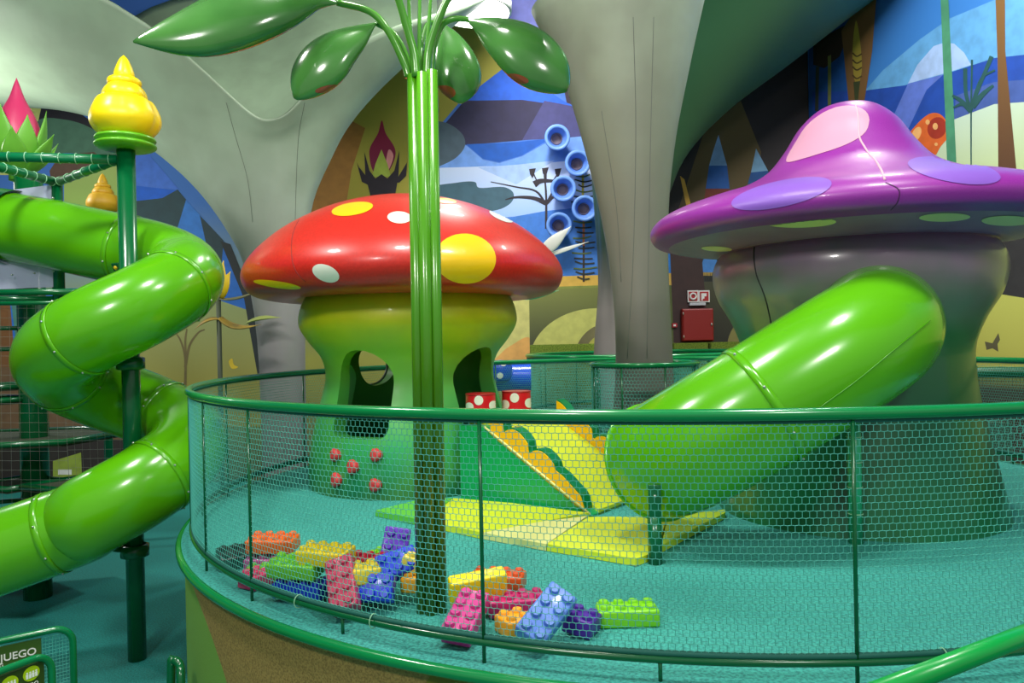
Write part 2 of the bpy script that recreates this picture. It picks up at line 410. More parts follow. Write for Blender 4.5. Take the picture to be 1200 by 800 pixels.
mural(b_, ell(832, 315, 10, 17, 0, 180)+[(822, 320), (842, 320)], (66, 128, 204))
mural(b_, [(823, 319), (842, 319), (843, 323), (823, 323)], (170, 140, 70))
for k in range(12): x = 826+k*1.6; mural(b_, [(x, 329), (x+1.2, 329), (x+random.uniform(-1, 2.5), 318)], (24, 26, 22), name='painted_grass')
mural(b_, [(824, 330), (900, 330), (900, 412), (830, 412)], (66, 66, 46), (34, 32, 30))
mural(b_, ell(896, 408, 44, 44, 90, 180)+[(896, 408)], (134, 128, 74))
mural(b_, [(785, 285), (821, 285), (825, 330), (833, 412), (790, 412)], (58, 36, 36))
# right wall
r_ = wr
mural(r_, [(948, -140), (1010, -140), (1010, 230), (948, 230)], (22, 84, 160))
mural(r_, [(952, 108), (1014, 106), (1060, 100), (1110, 86), (1165, 68), (1420, 40), (1420, 104), (1165, 122), (1118, 140), (1060, 200), (952, 200)], (30, 74, 170))
mural(r_, [(1118, 140), (1165, 122), (1420, 104), (1420, 78), (1165, 96), (1120, 112)], (66, 92, 164))
mural(r_, [(1014, 106), (1035, 82), (1078, 46), (1112, 22), (1165, 0), (1300, -60), (1420, -60), (1420, 40), (1165, 68), (1110, 86), (1060, 100)], (96, 164, 220))
mural(r_, [(1064, 98), (1075, 76), (1094, 54), (1106, 50), (1118, 51), (1130, 62), (1138, 76), (1110, 85)], (164, 194, 240))
mural(r_, [(1064, 98), (1106, 87), (1086, 105), (1064, 152), (1046, 138)], (92, 118, 208))
mural(r_, [(1055, 200), (1118, 140), (1165, 122), (1420, 104), (1420, 250), (1055, 250)], (186, 208, 190), (196, 206, 96))
mural(r_, [(953, 50), (1000, 24), (984, 66), (966, 80), (953, 76)], (62, 50, 40)); mural(r_, [(970, 66), (974, 64), (974, 130), (970, 130)], (130, 140, 80)); mural(r_, [(956, 78), (960, 78), (959, 130), (955, 130)], (60, 70, 60))
mural(r_, [(986, 36), (1006, 6), (1020, -90), (1034, -90), (1022, 60), (1012, 125), (995, 125)], (150, 118, 76), (112, 80, 44))
mural(r_, sm([(1003, 24), (1008, 50), (1010, 80), (1006, 98), (1001, 92), (999, 60)]), (196, 184, 74), (150, 130, 50))
for y in (62, 70, 78, 88): mural(r_, ribbon([(999, y), (1004, y+4), (1010, y+1)], 1.8), (80, 66, 36))
mural(r_, [(1000, 96), (1008, 95), (1005, 122), (1002, 122)], (60, 70, 40))
mural(r_, [(1162, -130), (1177, -130), (1178, 60), (1194, 230), (1170, 230), (1169, 70)], (138, 102, 50), (84, 54, 38))
mural(r_, sm([(1065, 160), (1074, 146), (1088, 134), (1100, 133), (1109, 142), (1112, 158), (1102, 172), (1096, 182), (1086, 184), (1078, 172)]), (216, 100, 42))
mural(r_, ell(1098, 150, 11, 13, rot=20), (160, 48, 32))
for q in ((1074, 157, 5, 9, 25), (1087, 143, 2.5, 3, 0), (1096, 148, 3, 4, 0), (1097, 169, 2, 2, 0)): mural(r_, ell(*q[:4], rot=q[4]), (236, 176, 110))
mural(r_, [(1097, -130), (1105, -130), (1121, 195), (1110, 195)], (74, 146, 112))
for q, a, c in (([(1138, 200), (1138, 130), (1139, 70)], 1.4, 2.5), ([(1138, 130), (1132, 110), (1131, 80)], 4, 5), ([(1138, 128), (1148, 100), (1162, 66)], 3, 5), ([(1138, 130), (1126, 118), (1116, 112)], 7, 3),
                ([(1139, 125), (1152, 110), (1164, 100)], 8, 3), ([(1140, 120), (1150, 92), (1166, 82)], 4, 2), ([(1138, 130), (1128, 122), (1117, 126)], 6, 2)):
    mural(r_, ribbon(q, a, c), (36, 84, 86), name='painted_stem')
mural(r_, [(1145, 270), (1168, 270), (1158, 330), (1148, 345)], (206, 212, 104))
mural(r_, sm([(1420, 255), (1180, 262), (1162, 300), (1153, 338), (1180, 368), (1420, 384)]), (50, 48, 50))
mural(r_, [(1120, 300), (1142, 330), (1140, 440), (1120, 440)], (66, 146, 112))
mural(r_, [(1146, 332), (1156, 342), (1420, 384), (1420, 440), (1140, 440), (1138, 380)], (196, 198, 96), (176, 168, 76))
mural(r_, [(1163, 402), (1170, 390), (1172, 398), (1169, 403), (1170, 412), (1163, 408), (1156, 410), (1154, 400)], (92, 86, 60), name='butterfly')
# ---------------------------------------------------------------- tree columns
def trunk(name, axis, Y, profs, m, label, base_z=0, n=96, seams=()):
    """flaring column: profs {angle_deg: [(r,z)...]} blended round the axis"""
    NZ = 40; angs = sorted(profs)
    samp = {}
    for a, p in profs.items():
        q = cat([(r, z, 0) for r, z in p], 12); L = len(q)
        samp[a] = [q[round(i*(L-1)/NZ)] for i in range(NZ+1)]
    V = []; Fc = []; grid = np.zeros((n, NZ+1, 2))
    for k in range(n):
        th = 360*k/n
        lo = max([a for a in angs if a <= th], default=angs[-1]-360); hi = min([a for a in angs if a > th], default=angs[0]+360)
        t = (th-lo)/(hi-lo); pa, pb = samp[lo % 360], samp[hi % 360]
        for i in range(NZ+1): grid[k, i] = (pa[i].x*(1-t)+pb[i].x*t, pa[i].y*(1-t)+pb[i].y*t)
    for _ in range(10): grid = .5*grid+.25*(np.roll(grid, 1, 0)+np.roll(grid, -1, 0))
    for k in range(n):
        th = 2*PI*k/n
        for i in range(NZ+1): r, z = grid[k, i]; V.append((axis+r*math.cos(th), Y+r*math.sin(th), z))
    M = NZ+1
    for k in range(n):
        for i in range(NZ): a, b = k*M+i, ((k+1) % n)*M+i; Fc.append((a, b, b+1, a+1))
    th_ = thing(name, label, 'column', (axis, Y, base_z))
    o = obj('trunk', (V, Fc), m, th_)
    sd = o.modifiers.new('thickness', 'SOLIDIFY'); sd.thickness = .04; sd.offset = -1
    T = bvh((V, Fc))
    for s in seams:
        gg = decal_line(T, s, .004)
        if gg[0]: obj('seam', gg, mat('seam_dark', (96, 104, 94), .8), th_)
    return th_
SAGE = mat('trunk_sage', (150, 160, 150), .55, stops=[(0, (120, 112, 118)), (3.2, (146, 142, 144)), (4.6, (144, 154, 142)), (6.0, (156, 176, 152)), (8, (164, 190, 160))], noise=(1.5, (120, 132, 112), .35))  # lilac-grey towards the trunk base puts the lamps' tint into the colour
SAGE2 = mat('trunk_grey', (128, 128, 112), .5, stops=[(1, (100, 94, 92)), (2.9, (112, 108, 100)), (5, (116, 124, 104)), (7.2, (150, 166, 142))], noise=(1.5, (100, 104, 88), .35))
DARKT = mat('trunk_dark', (36, 66, 46), .5, stops=[(1, (120, 112, 112)), (3.4, (124, 118, 114)), (4.6, (40, 62, 48)), (6.2, (44, 84, 56)), (9, (46, 92, 60))])
c1 = P(332, 430, 12)
trunk('tree_column', c1.x, 12, {
    0: [(.36, 0), (.34, 2.9), (.46, 4.95), (.8, 5.9), (1.12, 6.4), (1.56, 6.9), (2.2, 7.5), (3.0, 8.2)],
    45: [(.36, 0), (.36, 2.9), (.46, 4.9), (.9, 6.1), (1.5, 7.2), (2.6, 8.4), (4.0, 9.6), (5.2, 10.5)],
    90: [(.36, 0), (.37, 2.9), (.5, 4.8), (.85, 5.8), (1.2, 6.6), (2.0, 8.0), (3.0, 9.3), (3.9, 10.5)],
    135: [(.36, 0), (.4, 2.9), (.7, 4.6), (1.2, 5.5), (2.0, 6.5), (3.0, 7.8), (4.2, 9.2), (5.3, 10.5)],
    180: [(.36, 0), (.38, 2.9), (.58, 4.15), (.85, 4.7), (1.26, 5.3), (1.74, 5.8), (2.3, 6.25), (3.0, 6.65), (3.7, 6.9), (4.6, 7.05), (6.4, 7.2)],
    160: [(.36, 0), (.38, 2.9), (.58, 4.2), (.85, 4.75), (1.26, 5.35), (1.74, 5.8), (2.3, 6.2), (3.0, 6.6), (3.7, 6.85), (4.6, 7.0), (6.4, 7.2)],
    204: [(.36, 0), (.38, 2.9), (.58, 4.4), (.85, 5.1), (1.3, 5.8), (2.0, 6.5), (3.2, 7.2), (4.8, 8.0), (6.4, 8.8)],
    224: [(.36, 0), (.38, 2.9), (.52, 4.6), (.72, 5.4), (1.0, 6.0), (1.4, 6.6), (1.9, 7.2), (2.6, 7.9)],
    246: [(.36, 0), (.37, 2.9), (.46, 4.6), (.58, 5.4), (.75, 6.0), (.95, 6.35), (1.12, 6.6)],
    270: [(.36, 0), (.36, 2.9), (.43, 4.6), (.52, 5.4), (.64, 5.9), (.76, 6.1), (.86, 6.22)],
    300: [(.36, 0), (.35, 2.9), (.42, 4.8), (.52, 5.5), (.66, 6.0), (.82, 6.2), (.95, 6.34)],
    330: [(.36, 0), (.35, 2.9), (.42, 4.9), (.58, 5.7), (.85, 6.3), (1.2, 6.8), (1.7, 7.4)]}, SAGE,
    'flaring grey-green tree column spreading over the red mushroom at left', seams=[[(265, 120), (276, 160), (290, 210), (296, 260)], [(357, 120), (350, 160), (347, 220), (345, 300)]])
c2 = P(755, 440, 9.1)
kk = F/9.1
def pz(py, x=750, Y=9.1): return P(x, py, Y).z
trunk('tree_column', c2.x, 9.1, {
    0: [(.36, DZ), (.35, pz(430)), (.31, pz(280)), (.40, pz(180)), (.62, pz(80)), (.82, pz(-2))],
    90: [(.36, DZ), (.34, pz(430)), (.36, pz(280)), (.5, pz(180)), (.8, pz(80)), (1.2, pz(-10))],
    180: [(.46, DZ), (.345, pz(430)), (.38, pz(330)), (.57, pz(220)), (.92, pz(90)), (1.30, pz(8))],
    270: [(.36, DZ), (.34, pz(430)), (.35, pz(300)), (.45, pz(190)), (.62, pz(90)), (.85, pz(6))]}, SAGE2,
    'grey tree column rising straight from the small round fence', DZ, seams=[[(742, 20), (745, 150), (742, 300), (735, 420)], [(766, 20), (762, 180), (760, 300), (758, 420)], [(705, 130), (722, 240), (728, 330)]])
c3 = P(722, 400, 13.6)
def q3(py): return P(722, py, 13.6).z
trunk('tree_column', c3.x, 13.6, {
    0: [(.3, 0), (.34, q3(415)), (.5, q3(320)), (1.05, q3(225)), (1.4, q3(180)), (2.2, q3(130)), (3.5, q3(72)), (4.7, q3(15)), (6.2, q3(-50))],
    60: [(.3, 0), (.34, q3(415)), (.5, q3(320)), (.9, q3(225)), (1.3, q3(170)), (2, q3(110)), (3, q3(50)), (4, q3(0))],
    120: [(.3, 0), (.36, q3(415)), (.4, q3(320)), (.5, q3(225)), (.6, q3(130)), (.8, q3(0))],
    180: [(.5, 0), (.42, q3(415)), (.26, q3(320)), (.3, q3(225)), (.4, q3(130)), (.6, q3(0))],
    240: [(.3, 0), (.34, q3(415)), (.3, q3(320)), (.4, q3(225)), (.6, q3(130)), (.9, q3(0))],
    300: [(.3, 0), (.34, q3(415)), (.5, q3(320)), (.9, q3(240)), (1.5, q3(170)), (2.7, q3(90)), (4.2, q3(20)), (5.4, q3(-40))]}, DARKT,
    'dark green tree column behind the grey one, arching over to the right')
# ---------------------------------------------------------------- round platform
RC = Vector((1.325, 7.049, 0)); RR = 4.03; RD = 4.11
pf = struct(thing('round_platform', 'round raised play deck with teal rubber top and printed drum side', 'platform', (RC.x, RC.y, 0)))
dm = mat('drum_print', (160, 136, 72), .75, noise=(90, (108, 90, 42), .8), bump=.2, bscale=200)
nt = dm.node_tree; bs = nt.nodes['Principled BSDF']; lk = [l for l in nt.links if l.to_socket == bs.inputs['Base Color']][0]; prev = lk.from_socket
geo = [n for n in nt.nodes if n.type == 'NEW_GEOMETRY'][0]
for c, rr_, colr in (((-2.4, 5.0, 0), 1.4, (110, 156, 60)), ((-.15, 3.1, 1.2), .42, (112, 108, 22))):
    vd = nt.nodes.new('ShaderNodeVectorMath'); vd.operation = 'DISTANCE'; nt.links.new(geo.outputs['Position'], vd.inputs[0]); vd.inputs[1].default_value = c
    lt = nt.nodes.new('ShaderNodeMath'); lt.operation = 'LESS_THAN'; lt.inputs[1].default_value = rr_; nt.links.new(vd.outputs['Value'], lt.inputs[0])
    mx = nt.nodes.new('ShaderNodeMix'); mx.data_type = 'RGBA'; nt.links.new(lt.outputs[0], mx.inputs[0]); nt.links.new(prev, mx.inputs[6]); mx.inputs[7].default_value = lin(colr); prev = mx.outputs[2]
nt.links.new(prev, bs.inputs['Base Color'])
obj('drum', revolve([(RD-.03, 0), (RD-.03, DZ-.05)], 160, (RC.x, RC.y, 0)), dm, pf)
obj('deck', revolve([(RD, DZ-.05), (RD, DZ-.01), (RD-.01, DZ), (0, DZ)], 160, (RC.x, RC.y, 0)), TEAL, pf, sharp=40)
def ring(c, r, z, pr, n=160, k=10): return tube(circle(c, r, z, n), pr, k, closed=True)
obj('edge_trim', ring(RC, RD+.002, DZ-.028, .03), BGREEN, pf)
tr = struct(obj('rear_terrace', box(-2.5, 11.35, 0, 9.2, 15.98, 1.5), mat('terrace', (60, 100, 80), .8), smooth=False), 'raised rear terrace behind the round deck', 'platform')
# ---------------------------------------------------------------- main fence
def ring_fence(name, label, c, r, z0, z1, angs, cell, mt, nr=.002, pr=.027, br=.017, post=.009, ties=(), rail=BGREEN, net_r=None, foot=None, feet=()):
    t = thing(name, label, 'fence', (c.x, c.y, foot if foot is not None else z0))
    n = max(64, int(r*40))
    obj('top_rail', ring(c, r, z1, pr, n), rail, t); zb = z0+.09; obj('bottom_rail', ring(c, r, zb, br, n), DGREEN, t)
    obj('net_hem', ring(c, r-.005, zb+br+.008, br*.85, n, 6), NETD, t); obj('net_hem', ring(c, r-.005, z1-pr-.004, br*.5, n, 6), NETD, t)
    for a in angs: obj('foot' if a in feet else 'post', rod((c.x+r*math.cos(a), c.y+r*math.sin(a), z0), (c.x+r*math.cos(a), c.y+r*math.sin(a), zb if a in feet else z1), post, 8), DGREEN, t)
    nu = int(2*PI*r/cell); nv = int((z1-zb)/cell)
    def fn(u, v):
        a = u*2*PI; return np.stack([c.x+r*np.cos(a), c.y+r*np.sin(a), zb+.012+v*(z1-zb-.03)], -1)
    V, Q = hexnet(fn, nu, nv, nr); o = npobj('net', V, Q, mt, t); o['kind'] = 'stuff'
    for a in ties:
        q = Vector((c.x+r*math.cos(a), c.y+r*math.sin(a), zb+.008)); rad = Vector((math.cos(a), math.sin(a), 0))
        obj('cable_tie', tube([q+rad*(.03*math.cos(b))+Vector((0, 0, .034*math.sin(b))) for b in [2*PI*k/14 for k in range(14)]], .0028, 6, closed=True), mat('tie_white', (150, 205, 165), .5), t)
    return t
def ang(px, py, z=DZ): q = Zp(px, py, z); return math.atan2(q.y-RC.y, q.x-RC.x)
pa = [ang(244.5, 668.4), ang(302, 702), ang(408, 739), ang(569.5, 774), ang(774, 796.6), ang(1000, 797)]
pa = [a if a < 0 else a-2*PI for a in pa]
step = pa[5]-pa[4]; a_ = pa[5]
while a_+step < pa[0]+2*PI-.1: a_ += step; pa.append(a_)
ft_ = [pa[2], pa[4]]+pa[6::2]
ring_fence('safety_fence', 'large round green rail fence with teal net around the deck', RC, RR, DZ, DZ+1.1, pa, feet=ft_, cell=.0295, mt=NET, nr=.0017, ties=[ang(353, 705, DZ+.09), ang(440, 728, DZ+.09), ang(1100, 768, DZ+.09)])
c2b = Vector((c2.x, 9.1, 0))
ring_fence('column_fence', 'small round netted fence close around the grey column', c2b, .64, DZ, DZ+1.1, [k*PI/4+.2 for k in range(8)], .04, NET, .0025, br=.012, post=.012)
c3b = Vector((P(745, 415, 13.4).x+.15, 13.6, 0))
ring_fence('terrace_fence', 'far round fence with green rail in front of the grass bench', c3b, 2.1, DZ, DZ+1.12, [k*PI/6 for k in range(12)], .05, NET, .003, pr=.035)
# ---------------------------------------------------------------- mushroom houses
def boolean(o, cutters):
    for q in [o]+cutters:
        bm = bmesh.new(); bm.from_mesh(q.data); bmesh.ops.remove_doubles(bm, verts=bm.verts[:], dist=1e-5); bmesh.ops.recalc_face_normals(bm, faces=bm.faces[:]); bm.to_mesh(q.data); bm.free()
    for c in cutters:
        m = o.modifiers.new('cut', 'BOOLEAN'); m.operation = 'DIFFERENCE'; m.object = c; m.solver = 'EXACT'
    bpy.context.view_layer.update(); dg = bpy.context.evaluated_depsgraph_get()
    me = bpy.data.meshes.new_from_object(o.evaluated_get(dg)); o.modifiers.clear(); old = o.data; o.data = me; bpy.data.meshes.remove(old)
    print('BOOL', len(me.vertices))
    for c in cutters: bpy.data.objects.remove(c)
    me.polygons.foreach_set('use_smooth', [True]*len(me.polygons)); me.set_sharp_from_angle(angle=math.radians(40))
RM = Vector((-1.06, 7.75, 0))
red = thing('mushroom_house', 'toadstool playhouse with red cap, yellow and white spots and green arched stem', 'playhouse', (RM.x, RM.y, DZ))
out = prof([(1.05, DZ), (1.04, DZ+.25), (.98, DZ+.6), (.90, DZ+.9), (.86, DZ+1.1), (.90, DZ+1.28), (1.02, DZ+1.44), (1.11, DZ+1.6), (1.10, DZ+1.76), (1.03, DZ+1.9), (.9, DZ+1.98)], 6)
inn = prof([(.78, DZ+1.9), (.86, DZ+1.7), (.82, DZ+1.4), (.72, DZ+1.1), (.76, DZ+.8), (.86, DZ+.3), (.88, DZ+.02)], 6)
g = revolve(out+inn, 96, RM); n0 = len(out+inn)
v, f = g; f = f+[( (n0-1)*96+k, (n0-1)*96+(k+1) % 96, (k+1) % 96, k) for k in range(96)]
RSTEM = mat('red_house_stem', (60, 150, 40), .4, stops=[(DZ, (8, 92, 60)), (DZ+.45, (30, 158, 84)), (DZ+.95, (96, 192, 88)), (DZ+1.35, (146, 200, 30)), (DZ+1.65, (214, 214, 24)), (DZ+2.0, (190, 190, 14))], noise=(2.5, (110, 170, 20), .25), coat=.2)
st = obj('stem', (v, f), RSTEM, red)
def archcut(a, w_, z0, z1, r0=.4, r1=1.6):
    pts = []; h = z1-w_/2
    for k in range(13): b = PI*k/12; pts.append((w_/2*math.cos(b), h+w_/2*math.sin(b)))
    for k in range(7): b = PI+PI/2*k/6; pts.append((-w_/2+.1+.1*math.cos(b), z0+.1+.1*math.sin(b)))
    for k in range(7): b = 1.5*PI+PI/2*k/6; pts.append((w_/2-.1+.1*math.cos(b), z0+.1+.1*math.sin(b)))
    d = Vector((math.cos(a), math.sin(a), 0)); s = Vector((-d.y, d.x, 0)); N = len(pts)
    V = [RM+d*r+s*x+Vector((0, 0, z)) for r in (r0, r1) for x, z in pts]
    return obj('cutter', (V, [tuple(range(N)), tuple(range(2*N-1, N-1, -1))]+[(k, N+k, N+(k+1) % N, (k+1) % N) for k in range(N)]), None, None, False)
hb = P(428, 428, 8.5); ab = math.atan2(hb.y-RM.y, hb.x-RM.x)
dcut = Vector((math.cos(ab), math.sin(ab), 0))
cc = obj('cutter', tube([RM+dcut*.3+Vector((0, 0, hb.z)), RM+dcut*1.6+Vector((0, 0, hb.z))], .22, 32), None, None, False)
boolean(st, [archcut(-PI/2-.40, .60, DZ+.54, DZ+1.36), archcut(-PI/2+1.0, .66, DZ+.42, DZ+1.36), archcut(PI-.12, .5, DZ+.5, DZ+1.3), cc])
obj('floor_pad', revolve([(.86, DZ+.015), (.86, DZ+.06), (0, DZ+.06)], 48, RM), mat('pad_dark', (40, 60, 50), .8), red)
for k, a in enumerate((ab,)):
    obj('porthole_rim', tube([RM+dcut*.86+Vector((-dcut.y*.235*math.cos(b), dcut.x*.235*math.cos(b), hb.z+.235*math.sin(b))) for b in [2*PI*j/32 for j in range(32)]], .03, 8, closed=True), mat('rim_grey', (120, 130, 120), .4), red)
RCAP = mat('red_cap', (204, 40, 28), .36, noise=(40, (182, 32, 22), .6), coat=.2)
CC = Vector((-1.085, 7.75, 0))
z0 = 3.72
cg = revolve(prof([(0, z0+.70), (.35, z0+.68), (.8, z0+.56), (1.2, z0+.36), (1.48, z0+.13), (1.61, z0-.06), (1.61, z0-.2), (1.52, z0-.31), (1.3, z0-.36), (1.1, z0-.35), (.95, z0-.3), (.9, z0-.26)], 6), 96, CC)
cap = obj('cap', cg, RCAP, red); T = bvh(cg)
SY = mat('spot_yellow', (244, 198, 18), .3, coat=.2); SW = mat('spot_white', (226, 232, 214), .35, coat=.2); SL = mat('spot_pale', (190, 208, 160), .4)
for q, m in (((545, 303, 36, 29, .06), SY), ((382, 320, 16.5, 9.5, .38), SW), ((413, 245, 24.5, 7.5, -.16), SY), ((468, 255, 14, 7, .05), SW), ((522, 235.5, 13, 3, .1), SY), ((587, 254, 15, 4, .42), SW), ((325, 333, 28, 4, .14), SY), ((355, 250, 10, 2, -.5), SW)):
    gg = decal_ell(T, *q)
    if gg[1]: obj('spot', gg, m, cap)
gg = decal_line(T, [(352, 254), (343, 275), (342, 300), (347, 318), (358, 330)], .004); obj('seam', gg, mat('seam_red', (120, 26, 20), .6), cap)
# climbing holds
Ts = bvh((v, f)); HOLD = mat('hold_red', (196, 56, 58), .5)
bm = bmesh.new(); bmesh.ops.create_icosphere(bm, subdivisions=2, radius=.05)
for vv in bm.verts:
    vv.co *= 1+.18*math.sin(vv.co.x*70)*math.cos(vv.co.y*60)
    if vv.co.z > .03: vv.co.z -= .03*math.exp(-((vv.co.x**2+vv.co.y**2)/.0003))
    vv.co.z *= .8
hm = bpy.data.meshes.new('climbing_hold'); bm.to_mesh(hm); bm.free(); hm.materials.append(HOLD); hm.polygons.foreach_set('use_smooth', [True]*len(hm.polygons))
for i, (x, y) in enumerate(((395, 533), (415, 547), (442, 533), (396, 562), (441, 568))):
    h = hit(Ts, x, y); n = h[1] if h[1].dot(h[0]-CAM) < 0 else -h[1]
    o = bpy.data.objects.new('climbing_hold', hm); COL.objects.link(o); o.parent = red; o.location = h[0]+n*.02-red.location; o.rotation_euler = n.to_track_quat('Z', 'Y').to_euler(); o.scale = (1.25, 1.25+.15*(i % 2), 1.3)
# purple
PM = Vector((2.78, 6.1, 0))
pur = thing('mushroom_house', 'toadstool playhouse with purple hat cap and dark green stem behind the wide slide', 'playhouse', (PM.x, PM.y, DZ))
PSTEM = mat('purple_house_stem', (40, 90, 60), .3, stops=[(DZ, (0, 104, 62)), (DZ+.9, (14, 92, 58)), (DZ+1.4, (52, 112, 66)), (DZ+1.7, (118, 122, 116)), (DZ+1.95, (142, 108, 140)), (DZ+2.25, (132, 72, 124))], noise=(1.6, (40, 110, 56), .4), coat=.3)
sg = revolve(prof([(1.08, DZ), (1.02, DZ+.3), (.92, DZ+.75), (.87, DZ+1.1), (.87, DZ+1.32), (.94, DZ+1.52), (1.05, DZ+1.72), (1.09, DZ+1.9), (1.06, DZ+2.04), (.97, DZ+2.14), (.88, DZ+2.18)], 6), 96, PM)
obj('stem', sg, PSTEM, pur); T2 = bvh(sg)
obj('seam', decal_line(T2, [(893, 272), (884, 290), (886, 320), (897, 350), (908, 400)], .006), mat('seam_black', (30, 34, 32), .6), pur)
PCAP = mat('purple_cap', (138, 36, 150), .38, noise=(260, (166, 62, 168), .5), coat=.2)
pg = revolve(prof([(0, 4.79), (.2, 4.76), (.37, 4.62), (.5, 4.42), (.66, 4.24), (.93, 4.10), (1.26, 4.0), (1.5, 3.91), (1.6, 3.81), (1.57, 3.71), (1.45, 3.67)], 6), 112, PM)
pc = obj('cap', pg, PCAP, pur)
ug = revolve(prof([(1.45, 3.67), (1.3, 3.65), (1.15, 3.62), (1.05, 3.6), (.9, 3.6)], 4), 112, PM)
un = obj('cap_underside', ug, mat('purple_underside', (172, 124, 170), .4, noise=(3, (150, 100, 150), .5)), pc)
T3 = bvh(pg); T4 = bvh(merge(pg, ug))
obj('collar', tube(circle((PM.x, PM.y), 1.0, 3.62, 96), .04, 8, closed=True), mat('collar_purple', (116, 70, 106), .35), pur)
PK = mat('spot_pink', (206, 150, 176), .4); LV = mat('spot_lavender', (132, 88, 192), .4); CRM = mat('spot_cream', (250, 222, 176), .5)
obj('spot', decal_3d(T3, 968, 153, .36, .25, .55), PK, pc)
for q, m in (((916, 227, 60, 15, -.21), LV), ((1118, 200, 55, 14, .16), LV)):
    obj('spot', decal_ell(T3, *q), m, pc)
T5 = bvh(ug)
for q in ((938, 260, 42, 6, -.02), (1107, 254, 30, 5, -.02), (1180, 258, 30, 6, 0), (840, 291, 18, 3, .05)):
    gg = decal_ell(T5, *q)
    if gg[1]: obj('spot', gg, CRM, pc)
gg = decal_line(T3, [(1003, 124), (1006, 140), (1007, 160), (1013, 172), (1019, 181), (1026, 188), (1033, 200), (1037, 211)], .008); obj('crack', gg, mat('crack_white', (214, 176, 190), .8), pc)
gg = decal_line(T3, [(1038, 214), (1053, 222), (1052, 236), (1044, 246)], .004); obj('seam', gg, mat('seam_purple', (76, 24, 84), .6), pc)
# ---------------------------------------------------------------- tube slides
def bolt(parent, c, n, m=BOLT, r=.009):
    q = n.to_track_quat('Z', 'Y').to_matrix().to_4x4(); q.translation = c
    obj('bolt', xf(revolve([(0, .012), (r*.7, .010), (r, .004), (r, -.01)], 10), q), m, parent)
def slide_sections(parent, path, r, cuts, m=GREEN, n=40, flange=.009):
    N = len(path)
    for i, (a, b) in enumerate(zip([0]+cuts, cuts+[N-1])):
        obj('tube_section', tube(path[a:b+1], r, n, caps=False), m, parent)
    for c in cuts:
        t = (path[min(c+1, N-1)]-path[max(c-1, 0)]).normalized()
        obj('joint_flange', tube([path[c]-t*.028, path[c]-t*.027, path[c]+t*.027, path[c]+t*.028], lambda s: r+.004 if s in (0, 1) else r+flange, n, caps=False), m, parent)
        u = t.orthogonal().normalized()
        up = (Vector((0, 0, 1))-t*t.z).normalized(); sd = t.cross(up)
        for k in range(8):
            d = up*math.cos(2*PI*k/8+.4)+sd*math.sin(2*PI*k/8+.4); bolt(parent, path[c]+d*(r+flange), d)
ws = thing('tube_slide', 'wide lime green tube slide coming out of the purple mushroom', 'slide', (.9, 4.9, DZ))
wp = cat([(2.62, 5.9, 3.05), (2.58, 5.35, 3.02), (2.44, 5.0, 2.94), (2.15, 4.82, 2.80), (1.85, 4.78, 2.63), (1.52, 4.79, 2.43), (1.27, 4.86, 2.27), (1.09, 5.0, 2.14), (1.0, 5.2, 2.06)], 8)
slide_sections(ws, wp, .405, [38])
Wg = tube(wp, .41, 40); lip = tube(wp, .405, 40)[0][-40:]
obj('mouth_lip', tube(lip, .014, 8, closed=True), GREEN, ws)
obj('seam', decal_line(bvh(Wg), [(1090, 376), (1050, 408), (1005, 445), (960, 478), (925, 505)], .003), mat('seam_green', (70, 150, 8), .3), ws)
sp = Zp(768, 660)
obj('support_post', tube([(sp.x, sp.y, DZ), (sp.x, sp.y, DZ+.3)], .045, 16), DGREEN, ws)
obj('support_bracket', bbox(sp.x-.04, sp.y-.03, DZ+.26, sp.x+.04, sp.y-.01, DZ+.5, .006), DGREEN, ws)
bolt(ws, Vector((sp.x, sp.y-.03, DZ+.43)), Vector((0, -1, 0)))
sp2 = Zp(1003, 636)
obj('support_post', tube([(sp2.x, sp2.y, DZ), (sp2.x, sp2.y, DZ+.95)], .045, 16), mat('post_light', (40, 170, 120), .35), ws)
for z in (.2, .38, .55, .72): obj('cable_tie', ring((sp2.x, sp2.y), .048, DZ+z, .004, 16, 6), MATS['tie_white'], ws)
# spiral
PB = Zp(161, 772, 0); pole_top = P(149, 172, PB.y).z
HC = Vector((PB.x-.06, PB.y, 0)); RH = .54; TR = .36
ss = thing('spiral_slide', 'lime green spiral tube slide winding around the tall green pole', 'slide', (PB.x-.9, PB.y-.4, 0))
hp = [Vector((-6.4, 7.9, 4.42)), Vector((-5.6, 7.85, 4.28)), Vector((-4.9, 7.75, 4.15)), Vector((-4.3, 7.66, 4.01))]
zk = [(90, 3.85), (45, 3.69), (0, 3.52), (-45, 3.30), (-90, 3.08), (-135, 2.88), (-180, 2.69), (-225, 2.48), (-270, 2.28), (-315, 2.10), (-360, 1.92), (-405, 1.72), (-450, 1.50), (-475, 1.38)]
for a, z in zk:
    a = math.radians(a); hp.append(Vector((HC.x+RH*math.cos(a), HC.y+RH*math.sin(a), z)))
hp += [Vector((-4.55, 6.34, 1.16)), Vector((-5.0, 6.28, 1.02)), Vector((-5.6, 6.25, .82)), Vector((-6.4, 6.3, .6))]
sp_ = cat(hp, 8)
slide_sections(ss, sp_, TR, [32-3, 48+2, 66, 80, 96+2, 118, 138, 150], flange=.007)
obj('entry_collar', tube([sp_[11], sp_[12], sp_[13]], TR+.03, 40, caps=False), DGREEN, ss)
Tsp = bvh(tube(sp_, TR+.01, 40))
for x, y in ((137, 313), (152, 425), (95, 697), (14, 222)):
    h = hit(Tsp, x, y)
    if h:
        n = h[1] if h[1].dot(h[0]-CAM) < 0 else -h[1]; q = n.to_track_quat('Z', 'Y').to_matrix().to_4x4(); q.translation = h[0]
        obj('bracket_plate', xf(bbox(-.045, -.045, -.01, .045, .045, .015, .006), q), DGREEN, ss); bolt(ss, h[0]+n*.018, n, YB, .022)
